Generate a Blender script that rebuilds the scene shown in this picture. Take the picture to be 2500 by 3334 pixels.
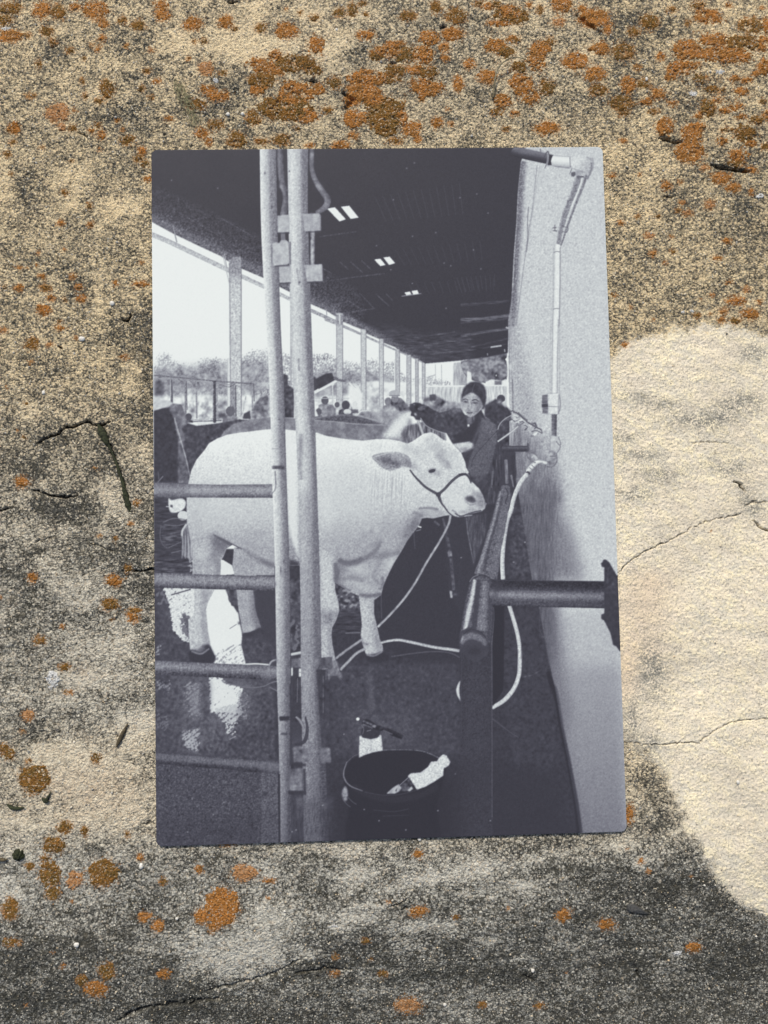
import bpy, math, random
import numpy as np
from math import radians
scene = bpy.context.scene
for o in list(bpy.data.objects): bpy.data.objects.remove(o)
COL = scene.collection

# ---------------------------------------------------------------- camera
# the print is a card 15 cm tall, lying flat with its face at z = 0; the camera pose is
# solved from where its four corners stand in the photograph (2500 x 3334 pixels)
IW, IH, FPX = 2500, 3334, 2500.0
CORN = np.array([[490.8, 486.5], [1960.4, 480.0], [2041.8, 2709.5], [510.0, 2753.5]])
CH = 0.150
def rot(a, b, c):
    ca, sa, cb, sb, cc, sc = math.cos(a), math.sin(a), math.cos(b), math.sin(b), math.cos(c), math.sin(c)
    return np.array([[cc,-sc,0],[sc,cc,0],[0,0,1.]]) @ np.array([[cb,0,sb],[0,1,0],[-sb,0,cb]]) @ np.array([[1,0,0],[0,ca,-sa],[0,sa,ca]])
def project(p, q):
    M = rot(*p[:3]); d = (q-np.array(p[3:6])) @ M         # camera looks down its -Z, +Y up
    return np.stack([IW/2+FPX*d[:,0]/-d[:,2], IH/2-FPX*d[:,1]/-d[:,2]], 1)
def resid(p):
    w, h = p[6]/2, CH/2
    return (project(p, np.array([[-w,h,0],[w,h,0],[w,-h,0],[-w,-h,0]]))-CORN).ravel()
cam_p = np.array([0, 0, 0, 0, 0, 0.167, 0.100])
for _ in range(30):
    r = resid(cam_p); J = np.zeros((8, 7))
    for k in range(7):
        d = cam_p.copy(); e = 1e-6; d[k] += e; J[:, k] = (resid(d)-r)/e
    cam_p = cam_p-np.linalg.lstsq(J, r, rcond=None)[0]
CW_ = cam_p[6]; CAMR = rot(*cam_p[:3]); CAMC = cam_p[3:6]
from mathutils import Matrix
cd = bpy.data.cameras.new('camera'); cam = bpy.data.objects.new('camera', cd); COL.objects.link(cam)
cam.matrix_world = Matrix([list(CAMR[i])+[CAMC[i]] for i in range(3)]+[[0,0,0,1]])
cd.sensor_fit = 'VERTICAL'; cd.sensor_height = 36; cd.sensor_width = 27
cd.lens = FPX/IH*36; cd.clip_start = 0.01; cd.clip_end = 10
cd.dof.use_dof = True; cd.dof.focus_distance = float(CAMC[2]); cd.dof.aperture_fstop = 11
scene.camera = cam

# ---------------------------------------------------------------- light
SUN_EL, SUN_AZ = 46.0, 16.0            # azimuth: degrees left of straight up in the picture
w = bpy.data.worlds.new('World'); scene.world = w; w.use_nodes = True
nt = w.node_tree; bg = nt.nodes['Background']; sk = nt.nodes.new('ShaderNodeTexSky')
sk.sky_type = 'NISHITA'; sk.sun_disc = False; sk.sun_elevation = radians(SUN_EL); sk.sun_rotation = radians(-SUN_AZ)
sk.air_density = 1.0; sk.dust_density = 3.0; sk.ozone_density = 1.0
nt.links.new(sk.outputs[0], bg.inputs[0]); bg.inputs[1].default_value = 0.085
sl = bpy.data.lights.new('sun', 'SUN'); sun = bpy.data.objects.new('sun', sl); COL.objects.link(sun)
sl.energy = 2.1; sl.angle = radians(6); sl.color = (1.0, 0.955, 0.88)
sun.rotation_euler = (radians(-(90-SUN_EL)), 0, radians(SUN_AZ)); sun.location = (0, 0.3, 0.4)
scene.view_settings.view_transform = 'Standard'; scene.view_settings.look = 'None'
scene.view_settings.exposure = EXPOSURE = 0.38; scene.view_settings.gamma = 1
scene.view_settings.use_curve_mapping = False

# ---------------------------------------------------------------- helpers
def tag(o, label=None, cat=None, group=None, kind=None):
    if label: o['label'] = label
    if cat: o['category'] = cat
    if group: o['group'] = group
    if kind: o['kind'] = kind
    return o
def link_mesh(name, co, faces, mat=None, parent=None, smooth=False):
    me = bpy.data.meshes.new(name)
    co = np.asarray(co, np.float32)
    if isinstance(faces, np.ndarray) and faces.ndim == 2:
        n = faces.shape[1]; me.vertices.add(len(co)); me.vertices.foreach_set('co', co.ravel())
        me.loops.add(faces.size); me.loops.foreach_set('vertex_index', faces.astype(np.int32).ravel())
        me.polygons.add(len(faces)); me.polygons.foreach_set('loop_start', np.arange(0, faces.size, n, dtype=np.int32))
        me.polygons.foreach_set('loop_total', np.full(len(faces), n, np.int32)); me.update(calc_edges=True)
    else:
        me.from_pydata([tuple(map(float, v)) for v in co], [], [tuple(map(int, f)) for f in faces]); me.update()
    if smooth: me.polygons.foreach_set('use_smooth', np.ones(len(me.polygons), bool))
    if mat: me.materials.append(mat)
    o = bpy.data.objects.new(name, me); COL.objects.link(o)
    if parent: o.parent = parent
    return o
def attr(o, name, rgba):
    a = o.data.color_attributes.new(name, 'FLOAT_COLOR', 'POINT')
    a.data.foreach_set('color', np.ascontiguousarray(rgba, np.float32).ravel())
def ray_to(px, py, z=0.0):
    """point of the world at height z that the photograph shows at pixel (px, py)"""
    px = np.asarray(px, float); py = np.asarray(py, float)
    d = np.stack([(px-IW/2)/FPX, -(py-IH/2)/FPX, -np.ones_like(px)], -1) @ CAMR.T
    s = (z-CAMC[2])/d[..., 2]
    return CAMC+d*s[..., None]
def to_px(x, y, z):
    q = np.stack([x, y, z], -1)-CAMC; d = q @ CAMR
    return IW/2+FPX*d[..., 0]/-d[..., 2], IH/2-FPX*d[..., 1]/-d[..., 2]
_perm = {}
def noise2(x, y, seed=0):
    if seed not in _perm:
        r = np.random.default_rng(1000+seed); p = r.permutation(256); a = r.random(256)*2*np.pi
        _perm[seed] = (np.concatenate([p, p]), np.cos(a).astype(np.float32), np.sin(a).astype(np.float32))
    p, gx, gy = _perm[seed]
    xi = np.floor(x).astype(np.int64); yi = np.floor(y).astype(np.int64)
    xf = (x-xi).astype(np.float32); yf = (y-yi).astype(np.float32); xi &= 255; yi &= 255
    u = xf*xf*xf*(xf*(xf*6-15)+10); v = yf*yf*yf*(yf*(yf*6-15)+10)
    def g(ix, iy, fx, fy):
        h = p[p[ix & 255]+(iy & 255)]
        return gx[h]*fx+gy[h]*fy
    a = g(xi, yi, xf, yf); b = g(xi+1, yi, xf-1, yf); c = g(xi, yi+1, xf, yf-1); d = g(xi+1, yi+1, xf-1, yf-1)
    return (a+(b-a)*u+(c+(d-c)*u-a-(b-a)*u)*v)*1.5
def fbm(x, y, oct=5, seed=0, gain=.5):
    s = 0; a = 1.0; t = 0
    for k in range(oct):
        s = s+a*noise2(x*2**k+17.3*k, y*2**k-9.1*k, seed+k); t += a; a *= gain
    return s/t
def sstep(a, b, x):
    t = np.clip((x-a)/(b-a), 0, 1); return t*t*(3-2*t)
# ---------------------------------------------------------------- the picture printed on the card
# drawn as a tone field (0 = printed black, 1 = bare white) together with a map of which
# printed subject covers each spot; the card mesh takes its tones and its split from them
RX0, RY0, RW, RH = 470, 460, 1600, 2310
WIN = dict(a=(480,460), b=(980,460), c=(1500,460), d=(480,1040), e=(980,1040), f=(1500,1040),
           g=(480,1600), h=(980,1600), i=(1500,1600), j=(480,2160), k=(980,2160), l=(1500,2160))
T = np.ones((RH, RW), np.float32)
R = np.zeros((RH, RW), np.uint8)
RIDS = ['printed_sky']
def rid(n):
    if n not in RIDS: RIDS.append(n)
    return RIDS.index(n)
def pts(s):
    out = []; w = (0, 0); k = 1.0
    for tok in s.split():
        if tok in WIN: w = WIN[tok]; k = 3.0
        else:
            x, y = tok.split(','); out.append((w[0]+float(x)/k-RX0, w[1]+float(y)/k-RY0))
    return np.array(out, float)
def smooth(p, closed=False, n=6):
    if len(p) < 3: return p
    q = np.vstack([p[-1:], p, p[:2]]) if closed else np.vstack([2*p[0]-p[1], p, 2*p[-1]-p[-2]])
    out = []
    m = len(p) if closed else len(p)-1
    for i in range(m):
        a, b, c, d = q[i], q[i+1], q[i+2], q[i+3]
        for s in np.linspace(0, 1, n, endpoint=False):
            out.append(0.5*((2*b)+(-a+c)*s+(2*a-5*b+4*c-d)*s*s+(-a+3*b-3*c+d)*s**3))
    if not closed: out.append(p[-1])
    return np.array(out)
def blur1(a, r, axis):
    if r < 1: return a
    k = np.ones(2*r+1)/(2*r+1)
    pad = [(0,0),(0,0)]; pad[axis] = (r, r)
    b = np.pad(a, pad, mode='edge'); c = np.cumsum(b, axis=axis, dtype=np.float64)
    z = np.zeros_like(np.take(c, [0], axis=axis)); c = np.concatenate([z, c], axis=axis)
    n = a.shape[axis]
    return ((np.take(c, range(2*r+1, 2*r+1+n), axis=axis)-np.take(c, range(0, n), axis=axis))/(2*r+1)).astype(np.float32)
def blur(a, r):
    for _ in range(2): a = blur1(blur1(a, r, 0), r, 1)
    return a
prng = np.random.default_rng(7)
def tex(r, seed=None, ax=None):
    n = prng.standard_normal((RH, RW)).astype(np.float32)
    n = blur(n, r) if ax is None else blur1(blur1(blur1(blur1(n, ax[0], 0), ax[1], 1), ax[0], 0), ax[1], 1)
    return n/n.std()
N1, N3, N8, N30 = tex(1), tex(3), tex(8), tex(30)
NM = N3*0.6+N8*0.6+N30*0.4                         # mottled, used for foliage, rust and fur
NH = tex(0, ax=(1, 7)); NV = tex(0, ax=(9, 1))     # streaks
yy, xx = np.mgrid[0:RH, 0:RW].astype(np.float32)
_rr = (xx*0.82-yy*0.57), (xx*0.57+yy*0.82)
def rippletex():
    u, v = _rr
    n = np.zeros((RH, RW), np.float32)
    for q in range(14):
        f = prng.uniform(0.25, 0.7); g = prng.uniform(-.09, .09); ph = prng.uniform(0, 6.28)
        n += np.sin(v*f+u*g+ph+1.2*N30)
    n = n/n.std()+0.6*N3
    return n/n.std()
NR = rippletex()
NP = N1*.8+NV*.35+N30*.25
NR = NR*.62+N1*.62
TEX = dict(p=NP, n=N3, m=NM, h=NH, v=NV, r=NR, f=N1, b=N8)
def box(p, pad):
    x0 = max(0, int(p[:,0].min()-pad)); x1 = min(RW, int(p[:,0].max()+pad)+2)
    y0 = max(0, int(p[:,1].min()-pad)); y1 = min(RH, int(p[:,1].max()+pad)+2)
    return x0, x1, y0, y1
def inside(p, x0, x1, y0, y1):
    m = np.zeros((y1-y0, x1-x0), bool)
    Y = np.arange(y0, y1)+0.5; X = np.arange(x0, x1)+0.5
    for (ax, ay), (bx, by) in zip(p, np.roll(p, -1, 0)):
        if ay == by: continue
        lo, hi = (ay, by) if ay < by else (by, ay)
        r = np.nonzero((Y >= lo) & (Y < hi))[0]
        if len(r) == 0: continue
        xi = ax+(Y[r]-ay)*(bx-ax)/(by-ay)
        m[r] ^= X[None, :] < xi[:, None]
    return m
def apply(al, tone, name, b, clip=None):
    x0, x1, y0, y1 = b
    if clip: al = al*(R[y0:y1, x0:x1] == rid(clip))
    t = T[y0:y1, x0:x1]; t += (tone-t)*al
    if name: R[y0:y1, x0:x1][al > 0.5] = rid(name)
def field(tone, b, grad, tx):
    x0, x1, y0, y1 = b
    t = np.full((y1-y0, x1-x0), 0, np.float32)+tone
    if grad:                                       # 'x,y x,y' and tone at the second point
        g = pts(grad[0]); d = g[1]-g[0]
        s = ((xx[y0:y1, x0:x1]-g[0,0])*d[0]+(yy[y0:y1, x0:x1]-g[0,1])*d[1])/(d@d)
        t = tone+(grad[1]-tone)*np.clip(s, 0, 1)
    if tx: t = t+TEX[tx[0]][y0:y1, x0:x1]*tx[1]
    return t
def poly(s, tone, name=None, sm=False, soft=1, a=1.0, grad=None, tx=None, thr=None, clip=None):
    p = pts(s)
    if sm: p = smooth(p, True)
    b = box(p, soft*2+2)
    if b[1] <= b[0] or b[3] <= b[2]: return
    m = inside(p, *b).astype(np.float32)
    m = blur(m, soft)*a
    if thr:                                        # broken up by a texture
        n = TEX[thr[0]][b[2]:b[3], b[0]:b[1]]
        m = np.clip((n+(m*2-1)*thr[2]-thr[1])*{'r': .75, 'f': .45}.get(thr[0], 3), 0, 1)*np.clip(m*3, 0, 1)*a
    apply(m, field(tone, b, grad, tx), name, b, clip)
def tube(s, w, prof, name=None, sm=True, a=1.0, tx=None, soft=0.9, grad=None, clip=None, add=0):
    p = pts(s); w = np.array(w if hasattr(w, '__len__') else [w]*len(p), float)/3.0
    if sm and len(p) > 2:
        q = smooth(np.hstack([p, w[:, None]])); p, w = q[:, :2], q[:, 2]
    b = box(p, w.max()/2+3); x0, x1, y0, y1 = b
    if x1 <= x0 or y1 <= y0: return
    X = xx[y0:y1, x0:x1]; Y = yy[y0:y1, x0:x1]
    best = np.full(X.shape, 1e9, np.float32); U = np.zeros_like(X); Wd = np.ones_like(X)
    for i in range(len(p)-1):
        d = p[i+1]-p[i]; L = np.hypot(*d)
        if L < 1e-6: continue
        # only work near this segment
        lo = np.minimum(p[i], p[i+1])-w.max()/2-4; hi = np.maximum(p[i], p[i+1])+w.max()/2+4
        sx0 = max(0, int(lo[0])-x0); sx1 = min(x1-x0, int(hi[0])-x0+2)
        sy0 = max(0, int(lo[1])-y0); sy1 = min(y1-y0, int(hi[1])-y0+2)
        if sx1 <= sx0 or sy1 <= sy0: continue
        xs = X[sy0:sy1, sx0:sx1]-p[i,0]; ys = Y[sy0:sy1, sx0:sx1]-p[i,1]
        s_ = (xs*d[0]+ys*d[1])/(L*L); sc = np.clip(s_, 0, 1)
        dist = np.hypot(xs-sc*d[0], ys-sc*d[1])
        if i == 0: dist = np.where(s_ < 0, np.maximum(dist, -s_*L*3+dist), dist)
        if i == len(p)-2: dist = np.where(s_ > 1, np.maximum(dist, (s_-1)*L*3+dist), dist)
        cr = (d[0]*ys-d[1]*xs)/L
        k = dist < best[sy0:sy1, sx0:sx1]
        best[sy0:sy1, sx0:sx1][k] = dist[k]
        U[sy0:sy1, sx0:sx1][k] = cr[k]
        Wd[sy0:sy1, sx0:sx1][k] = (w[i]+(w[i+1]-w[i])*sc)[k]/2
    al = np.clip((Wd-best)/soft+0.5, 0, 1)*a
    if hasattr(prof, '__len__'):
        u = np.clip(U/np.maximum(Wd, .1), -1, 1)
        t = np.interp(u, np.linspace(-1, 1, len(prof)), prof)
    else: t = np.full(X.shape, prof, np.float32)
    if grad:
        g = pts(grad[0]); d = g[1]-g[0]
        s_ = np.clip(((X-g[0,0])*d[0]+(Y-g[0,1])*d[1])/(d@d), 0, 1)
        t = t*(1+(grad[1]-1)*s_)
    if tx: t = t+TEX[tx[0]][y0:y1, x0:x1]*tx[1]
    apply(al, t, name, b, clip)
def blob(s, rx, ry, tone, a=1.0, rot=0, name=None, hard=0, clip=None):
    c = pts(s)
    for p in c:
        rxx, ryy = rx/3, ry/3; m = max(rxx, ryy)*(2.2 if not hard else 1)+3
        b = box(p[None], m); x0, x1, y0, y1 = b
        if x1 <= x0 or y1 <= y0: continue
        X = xx[y0:y1, x0:x1]-p[0]; Y = yy[y0:y1, x0:x1]-p[1]
        cc, ss = math.cos(math.radians(rot)), math.sin(math.radians(rot))
        r = np.hypot((X*cc+Y*ss)/rxx, (-X*ss+Y*cc)/ryy)
        al = np.clip((1-r)*min(rxx, ryy)+0.5, 0, 1) if hard else np.exp(-(r*1.3)**2)
        apply((al*a).astype(np.float32), tone, name, b, clip)

def draw_print():
    SK = 'printed_sky'
    # --- trees and bright yard behind the shed
    TR = 'printed_trees'
    poly('d 55,420 120,330 200,315 270,400 400,440 520,390 620,365 780,385 920,370 980,310 1060,290 1180,280 1300,320 1400,330 1640,320 e 250,330 340,355 410,385 500,405 580,430 650,390 760,385 830,400 900,400 940,390 975,440 1010,560 1100,570 1180,590 1230,530 1290,560 1480,600 1480,660 1200,660 1000,640 900,640 640,640 130,700 130,800 d 1180,960 55,960',
         .56, TR, soft=9, tx=('m', .08), thr=('f', .55, 1.9))
    poly('d 60,470 300,470 600,440 1180,400 1180,700 1000,740 60,740', .34, TR, soft=14, a=.55, tx=('m', .14))
    poly('e 110,520 340,500 700,520 1000,590 1000,620 600,620 120,640', .38, TR, soft=10, a=.6, tx=('m', .14))
    poly('d 65,600 160,600 165,740 65,760', .16, TR, soft=5, a=.85, tx=('n', .05))
    YD = 'printed_yard'
    poly('d 60,760 200,745 330,750 560,735 800,750 1190,745 1190,1000 60,1000', .88, YD, soft=4, tx=('m', .10))
    poly('d 380,800 560,790 780,800 780,980 400,980', .62, YD, soft=8, a=.8, tx=('m', .20))
    poly('e 120,760 470,760 470,700 560,650 620,620 900,620 1220,600 1240,900 1120,960 120,960', .90, YD, soft=4, tx=('m', .09))
    poly('e 130,640 460,640 460,740 130,760', .38, TR, soft=5, a=.8, tx=('m', .12))
    poly('e 700,600 1000,630 1210,640 1210,760 1000,700 700,660', .97, YD, soft=3)
    poly('e 690,760 760,760 770,880 680,870', .55, YD, soft=5, a=.8, tx=('m', .14))
    # far end of the shed
    BL = 'printed_building'
    poly('e 1490,425 1620,412 1630,660 1485,660', .66, BL, tx=('v', .06))
    tube('e 1240,560 1310,540', 6, .5); tube('e 1310,440 1312,600', 5, .6); tube('e 1370,440 1372,640', 5, .6)
    poly('e 1220,650 1610,645 f 60,650 450,650 450,900 e 1220,900', .80, BL, tx=('v', .07))
    tube('e 1220,652 1660,648 f 450,640', 14, .97, BL, sm=False)
    poly('f -5,415 100,385 250,370 450,330 450,590 400,610 250,620 120,600 60,570 20,500', .30, TR, soft=2, tx=('m', .15), thr=('m', -.5, 2.0))
    poly('f 240,640 245,610 300,585 400,600 445,580 445,640', .92, YD, tx=('m', .05)); poly('f 330,600 400,600 400,640 330,640', .35, YD)
    poly('f 60,500 100,520 110,620 60,640', .95, YD)
    # --- roof of the shed
    RF = 'printed_roof'
    poly('a -20,30 1600,30 b 1600,40 c 700,60 590,200 560,500 545,800 520,1100 505,1400 490,1800 f 460,330 250,370 0,400 e 1600,398 1200,432 1080,368 1030,338 960,308 920,270 810,228 760,188 640,138 580,92 410,22 b 400,1752 340,1712 250,1655 100,1590 a 1390,1470 1290,1420 1130,1332 915,1240 790,1172 720,1122 500,1020 250,900 40,785 -20,760', .015, RF, soft=1)
    for wd, al, tt in ((620, .5, .07), (360, .4, .11), (200, .35, .16), (110, .45, .22), (60, .5, .42)):
        tube('a 20,740 250,855 500,975 760,1105 1130,1290 1390,1430 b 100,1550 340,1670', wd, tt, a=al, clip=RF, tx=('f', .07), soft=18)
    tube('b 340,1690 500,1770 e 410,0 640,100 820,190 960,270 1080,340 1200,400', [90, 90, 80, 80, 70, 60, 50, 30], .36, a=.8, clip=RF, tx=('f', .10), soft=14)
    poly('e 640,60 900,80 1250,160 1659,130 1659,400 1200,430 900,270', .10, a=.75, soft=12, clip=RF, tx=('h', .05))
    for s in ('a 150,700 460,930 790,1070', 'a 300,690 760,960 900,1060', 'a 700,740 1000,910', 'a 780,1080 1110,1020', 'a 250,800 600,740', 'a 500,960 760,1090',
              'b 570,1480 710,1630', 'b 210,1520 320,1590', 'b 150,1540 240,1590', 'b 400,1520 590,1640', 'b 730,1490 860,1610', 'b 830,1490 900,1560', 'b 240,1610 420,1570', 'b 400,1680 720,1630',
              'b 480,1175 600,1280', 'b 590,1165 680,1250', 'b 380,1180 460,1250', 'b 210,1240 300,1290', 'b 120,1380 560,1320 820,1290', 'b 180,930 540,880'):
        tube(s, 9, .17, a=.75, clip=RF, sm=False, tx=('f', .05))
    for k in range(12):
        x = 720+k*75
        tube('b %d,%d %d,%d' % (x, 540-k*12, x+110-k*7, 780-k*6), 9, .065, a=.8, clip=RF, sm=False)
        tube('b %d,%d %d,%d' % (x+200, 1060-k*8, x+290-k*6, 1210-k*4), 8, .065, a=.8, clip=RF, sm=False)
        tube('b %d,%d %d,%d' % (x+330, 1390-k*5, x+390-k*5, 1500-k*4), 8, .07, a=.8, clip=RF, sm=False)
    for k in range(9): tube('c %d,%d %d,%d' % (-40+k*46, 1330-k*4, 10+k*40, 1480-k*8), 7, .085, a=.9, clip=RF, sm=False)
    # purlins and the lit end
    for s, w, t in (('c 0,1740 200,1735 470,1700', 30, .26), ('c 0,1600 470,1560', 26, .10), ('f 0,30 460,-10', 20, .13), ('f 0,160 230,120 455,90', 26, .20), ('f 100,270 455,185', 14, .13),
                    ('f 100,300 440,240', 10, .10), ('e 1200,250 1659,190', 16, .14), ('e 1100,180 1500,120', 14, .12), ('e 1300,330 1659,300', 14, .13)):
        tube(s, w, t, a=.85, clip=RF, tx=('h', .06), sm=False)
    tube('f 290,270 395,255', 14, .72, clip=RF, sm=False); tube('f 425,290 430,315', 12, .6, clip=RF, sm=False); tube('f 258,330 262,350', 9, .5, clip=RF, sm=False)
    tube('f 440,75 460,85', 16, .7, clip=RF, sm=False)
    SL = 'printed_skylight'
    for s in ('b 255,658 330,645 437,762 375,782', 'b 390,640 470,630 562,745 485,758', 'b 715,1155 775,1148 824,1208 775,1218', 'b 805,1135 865,1128 918,1190 860,1208', 'b 1010,1478 1062,1468 1077,1495 1030,1503', 'b 1080,1462 1135,1455 1150,1490 1095,1495'):
        poly(s, .30, soft=3, a=.5); poly(s, .99, SL, soft=0)
    tube('b 980,1512 1170,1486', 5, .7, sm=False)
    for s in ('b 1105,210', 'b 1030,262', 'b 1315,890', 'b 1088,926', 'b 1395,1188', 'b 1460,1215', 'b 1085,1387', 'b 1415,1630', 'a 233,380', 'a 685,457', 'b 1550,550', 'c 155,513', 'c 265,700', 'c 123,1060', 'c 195,1245', 'b 875,1252', 'b 900,570', 'b 735,1018'):
        blob(s, 8, 8, .55, a=.8)
    # --- fascia beam and columns
    FB = 'printed_beam'
    tube('a 20,900 200,975 800,1262 1130,1415 1390,1540', [46, 46, 44, 38, 34], [.62, .70, .74, .66], FB, sm=False, tx=('f', .05))
    tube('b 90,1648 340,1762 e 240,0 400,60 590,145 780,235 940,305 1100,375 1200,425', [34, 30, 26, 26, 22, 20, 16, 13, 10], [.45, .6, .5], FB, sm=False, tx=('f', .06))
    tube('a 245,820 285,985', 12, .5, sm=False); tube('a 735,1110 800,1400', 9, .72, sm=False); tube('a 750,1100 775,1240', 10, .6, sm=False); tube('b 245,1640 250,1700', 8, .5, sm=False)
    CO = 'printed_column'
    tube('d 793,380 793,850', 30, [.95, .92, .75], CO, sm=False)
    poly('a 795,1160 840,1130 910,1130 915,1290 915,1800 d 915,960 808,960 800,0 a 800,1600', .62, CO, grad=('a 800,1200 800,1500', .78), tx=('f', .06))
    poly('a 795,1160 840,1130 915,1130 915,1330 795,1280', .36, a=.6, soft=8, tx=('f', .05), clip=CO)
    tube('a 800,1190 d 812,960', 12, .42, a=.7, sm=False); tube('a 914,1240 d 914,940', 8, .34, sm=False)
    poly('d 812,600 858,600 862,960 812,960', .42, CO, a=.8, soft=2, tx=('f', .07)); tube('d 860,640 862,960', 10, .25, sm=False)
    tube('a 1395,1380 d 1400,0 1400,680', [14, 14, 10], [.4, .75, .45], CO, sm=False)
    for x0, x1, y0, y1, t in ((343, 408, -60, 880, .72), (583, 636, 95, 885, .76), (761, 806, 190, 860, .76), (922, 964, 290, 720, .70), (1029, 1075, 345, 840, .70), (1114, 1147, 380, 830, .68), (1180, 1213, 425, 780, .72)):
        poly('e %d,%d %d,%d %d,%d %d,%d' % (x0, y0, x1, y0, x1-2, y1, x0+2, y1), t, CO, tx=('f', .03), soft=0)
        tube('e %d,%d %d,%d' % (x0+2, y0, x0+2, y1), 6, .42, sm=False, a=.8); tube('e %d,%d %d,%d' % (x1-3, y0, x1-3, y1), 7, .36, sm=False, a=.9)
    poly('b 340,1700 405,1690 405,1800 340,1800', .5, CO, tx=('f', .07)); tube('b 375,1690 378,1790', 12, .85, sm=False)
    tube('e 912,390 914,630', 12, .9, sm=False)
    # --- pen rails, far people, hats
    PR = 'printed_pen'
    for s, w, t in (('d 60,545 350,570 650,600 1035,628', 15, .34), ('d 60,572 350,590 660,620 900,650', 8, .55), ('d 300,580 380,640', 10, .3), ('d 380,985 640,970', 12, .65), ('d 380,1000 720,985', 10, .2),
                    ('d 700,640 800,660 860,625', 8, .35), ('d 232,590 236,810', 24, .26), ('d 222,590 224,770', 9, .72), ('d 368,590 372,965', 18, .45), ('d 378,600 386,880', 6, .15), ('d 475,610 480,965', 16, .5), ('d 650,600 655,1005', 32, .13),
                    ('d 638,610 640,960', 8, .5), ('d 676,620 680,965', 14, .55), ('d 862,640 864,965', 8, .22), ('d 1022,630 1024,890', 14, .5), ('d 1036,630 1040,800', 8, .18), ('d 960,750 920,950', 12, .7)):
        tube(s, w, t, PR, sm=False, tx=('f', .05))
    poly('d 1040,830 1100,760 1185,740 1190,960 1010,975 1015,920', .34, TR, soft=3, tx=('m', .16))
    poly('d 490,1000 570,1000 575,1035 490,1035', .92, YD)
    CR = 'printed_crowd'
    def person(x, y, r, ht=.22, bt=.35, bw=1.4, bh=2.2, w='e'):
        poly('%s %g,%g %g,%g %g,%g %g,%g %g,%g %g,%g' % (w, x-r*bw, y+r*bh+r, x-r*bw*.9, y+r*1.3, x-r*.4, y+r*.8, x+r*.4, y+r*.8, x+r*bw*.9, y+r*1.3, x+r*bw, y+r*bh+r), bt, CR, tx=('n', .07))
        blob('%s %g,%g' % (w, x, y), r, r*1.1, ht, hard=1, name=CR)
    person(808, 895, 44, .25, .42, 1.7, 1.6, 'd'); person(400, 950, 32, .15, .2, 1.5, .8, 'd'); blob('d 440,890', 34, 40, .2, .8); blob('d 345,830', 24, 26, .35, .8)
    blob('d 965,860', 28, 40, .95, .9); poly('d 940,920 1000,890 1010,975 930,970', .1, CR); poly('d 690,920 760,910 770,960 690,965', .14, CR, soft=3); blob('d 600,910', 26, 30, .7, .7)
    person(350, 832, 24, .2, .85, 1.2, 2.5); person(232, 790, 36, .2, .55, 1.9, 3.2); poly('e 250,840 310,830 340,880 340,940 260,945', .32, CR, tx=('n', .05), a=.8)
    person(435, 835, 40, .12, .16, 1.8, 1.8); blob('e 452,900', 38, 26, .88, hard=1, name=CR); blob('e 452,925', 32, 14, .35, .8); person(525, 825, 25, .18, .2, 1.4, 2.6); person(170, 900, 30, .2, .3, 1.4, 1)
    poly('e 128,850 150,900 170,945 132,950', .95, CR)
    tube('e 130,770 470,768', 7, .7, sm=False); tube('e 305,640 310,830', 12, [.75, .95, .5], sm=False); blob('e 303,632', 17, 14, .9, hard=1)
    tube('e 470,615 590,735', 20, [.6, .97, .9], sm=False)
    poly('e 470,705 560,655 600,735 592,880 500,880', .97, YD, a=.9)
    poly('e 125,590 240,530 300,520 322,565 365,572 350,600 128,715', .05, CR, tx=('n', .02)); tube('e 125,716 240,656 345,596', 26, [.75, .98, .85], CR); tube('e 320,572 365,590 430,600', 24, .3)
    poly('d 1325,530 1372,545 1372,640 1432,680 1432,960 1335,960', .12, CR, tx=('n', .05))
    poly('d 1600,570 1640,560 1660,640 1620,700', .1, CR); tube('d 1600,720 1670,680', 14, .9)
    person(850, 800, 36, .4, .4, 1.5, 1.4); poly('e 870,800 900,760 975,765 1030,820 1085,895 1000,925 900,915', .24, CR, tx=('n', .10)); blob('e 915,772', 36, 40, .42, hard=1, name=CR); blob('e 912,722', 54, 32, .66, hard=1, name=CR); tube('e 860,742 965,742', 10, .4)
    poly('e 800,870 900,840 960,900 960,980 760,960 750,900', .55, CR, soft=3, tx=('m', .13), a=.8)
    poly('e 1190,790 1240,760 1310,740 1420,800 1560,820 1560,900 1190,930', .50, CR, soft=3, tx=('m', .16)); poly('e 1255,735 1315,730 1318,790 1255,795', .15, CR); blob('e 1210,785', 22, 26, .2, .9); blob('e 1345,785', 24, 26, .35, .9); blob('e 1290,800', 18, 10, .85, .5)
    # --- cattle behind the white one
    BC = 'printed_cattle'
    poly('d 180,830 330,830 360,920 385,1010 480,1038 700,1012 900,975 1000,985 1200,960 1200,1200 600,1400 420,1600 250,1600', .11, BC, soft=1, tx=('n', .04))
    poly('d 705,1160 750,1090 840,1020 1000,975 1190,955 1440,965 1659,960 e 130,960 300,935 420,930 560,945 700,985 860,1025 960,1060 1040,1150 1060,1230 600,1230 130,1150 d 1440,1120 700,1180', .40, BC, tx=('m', .05))
    poly('e 130,975 300,945 420,935 560,950 700,990 860,1028 560,1018 130,985', .19, BC, tx=('f', .04), soft=2)
    tube('e 130,985 350,1000 550,1020 870,1032', 9, .6, a=.8); tube('e 130,962 300,938 420,932 560,947 700,987', 5, .45, a=.6)
    poly('e 545,930 600,890 700,900 860,900 1000,900 1080,980 1100,1110 1200,1180 1060,1240 960,1190 900,1060 700,985', .46, BC, soft=3, tx=('m', .10), a=.9); tube('e 550,930 590,895 680,890', 12, .85)
    poly('e 960,1060 1180,1000 1400,1110 1420,1180 1100,1230 1000,1200', .32, BC, soft=2, tx=('v', .11))
    poly('d 60,890 180,855 230,875 262,1000 300,1200 312,1600 60,1600', .045, BC, tx=('n', .02))
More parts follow.
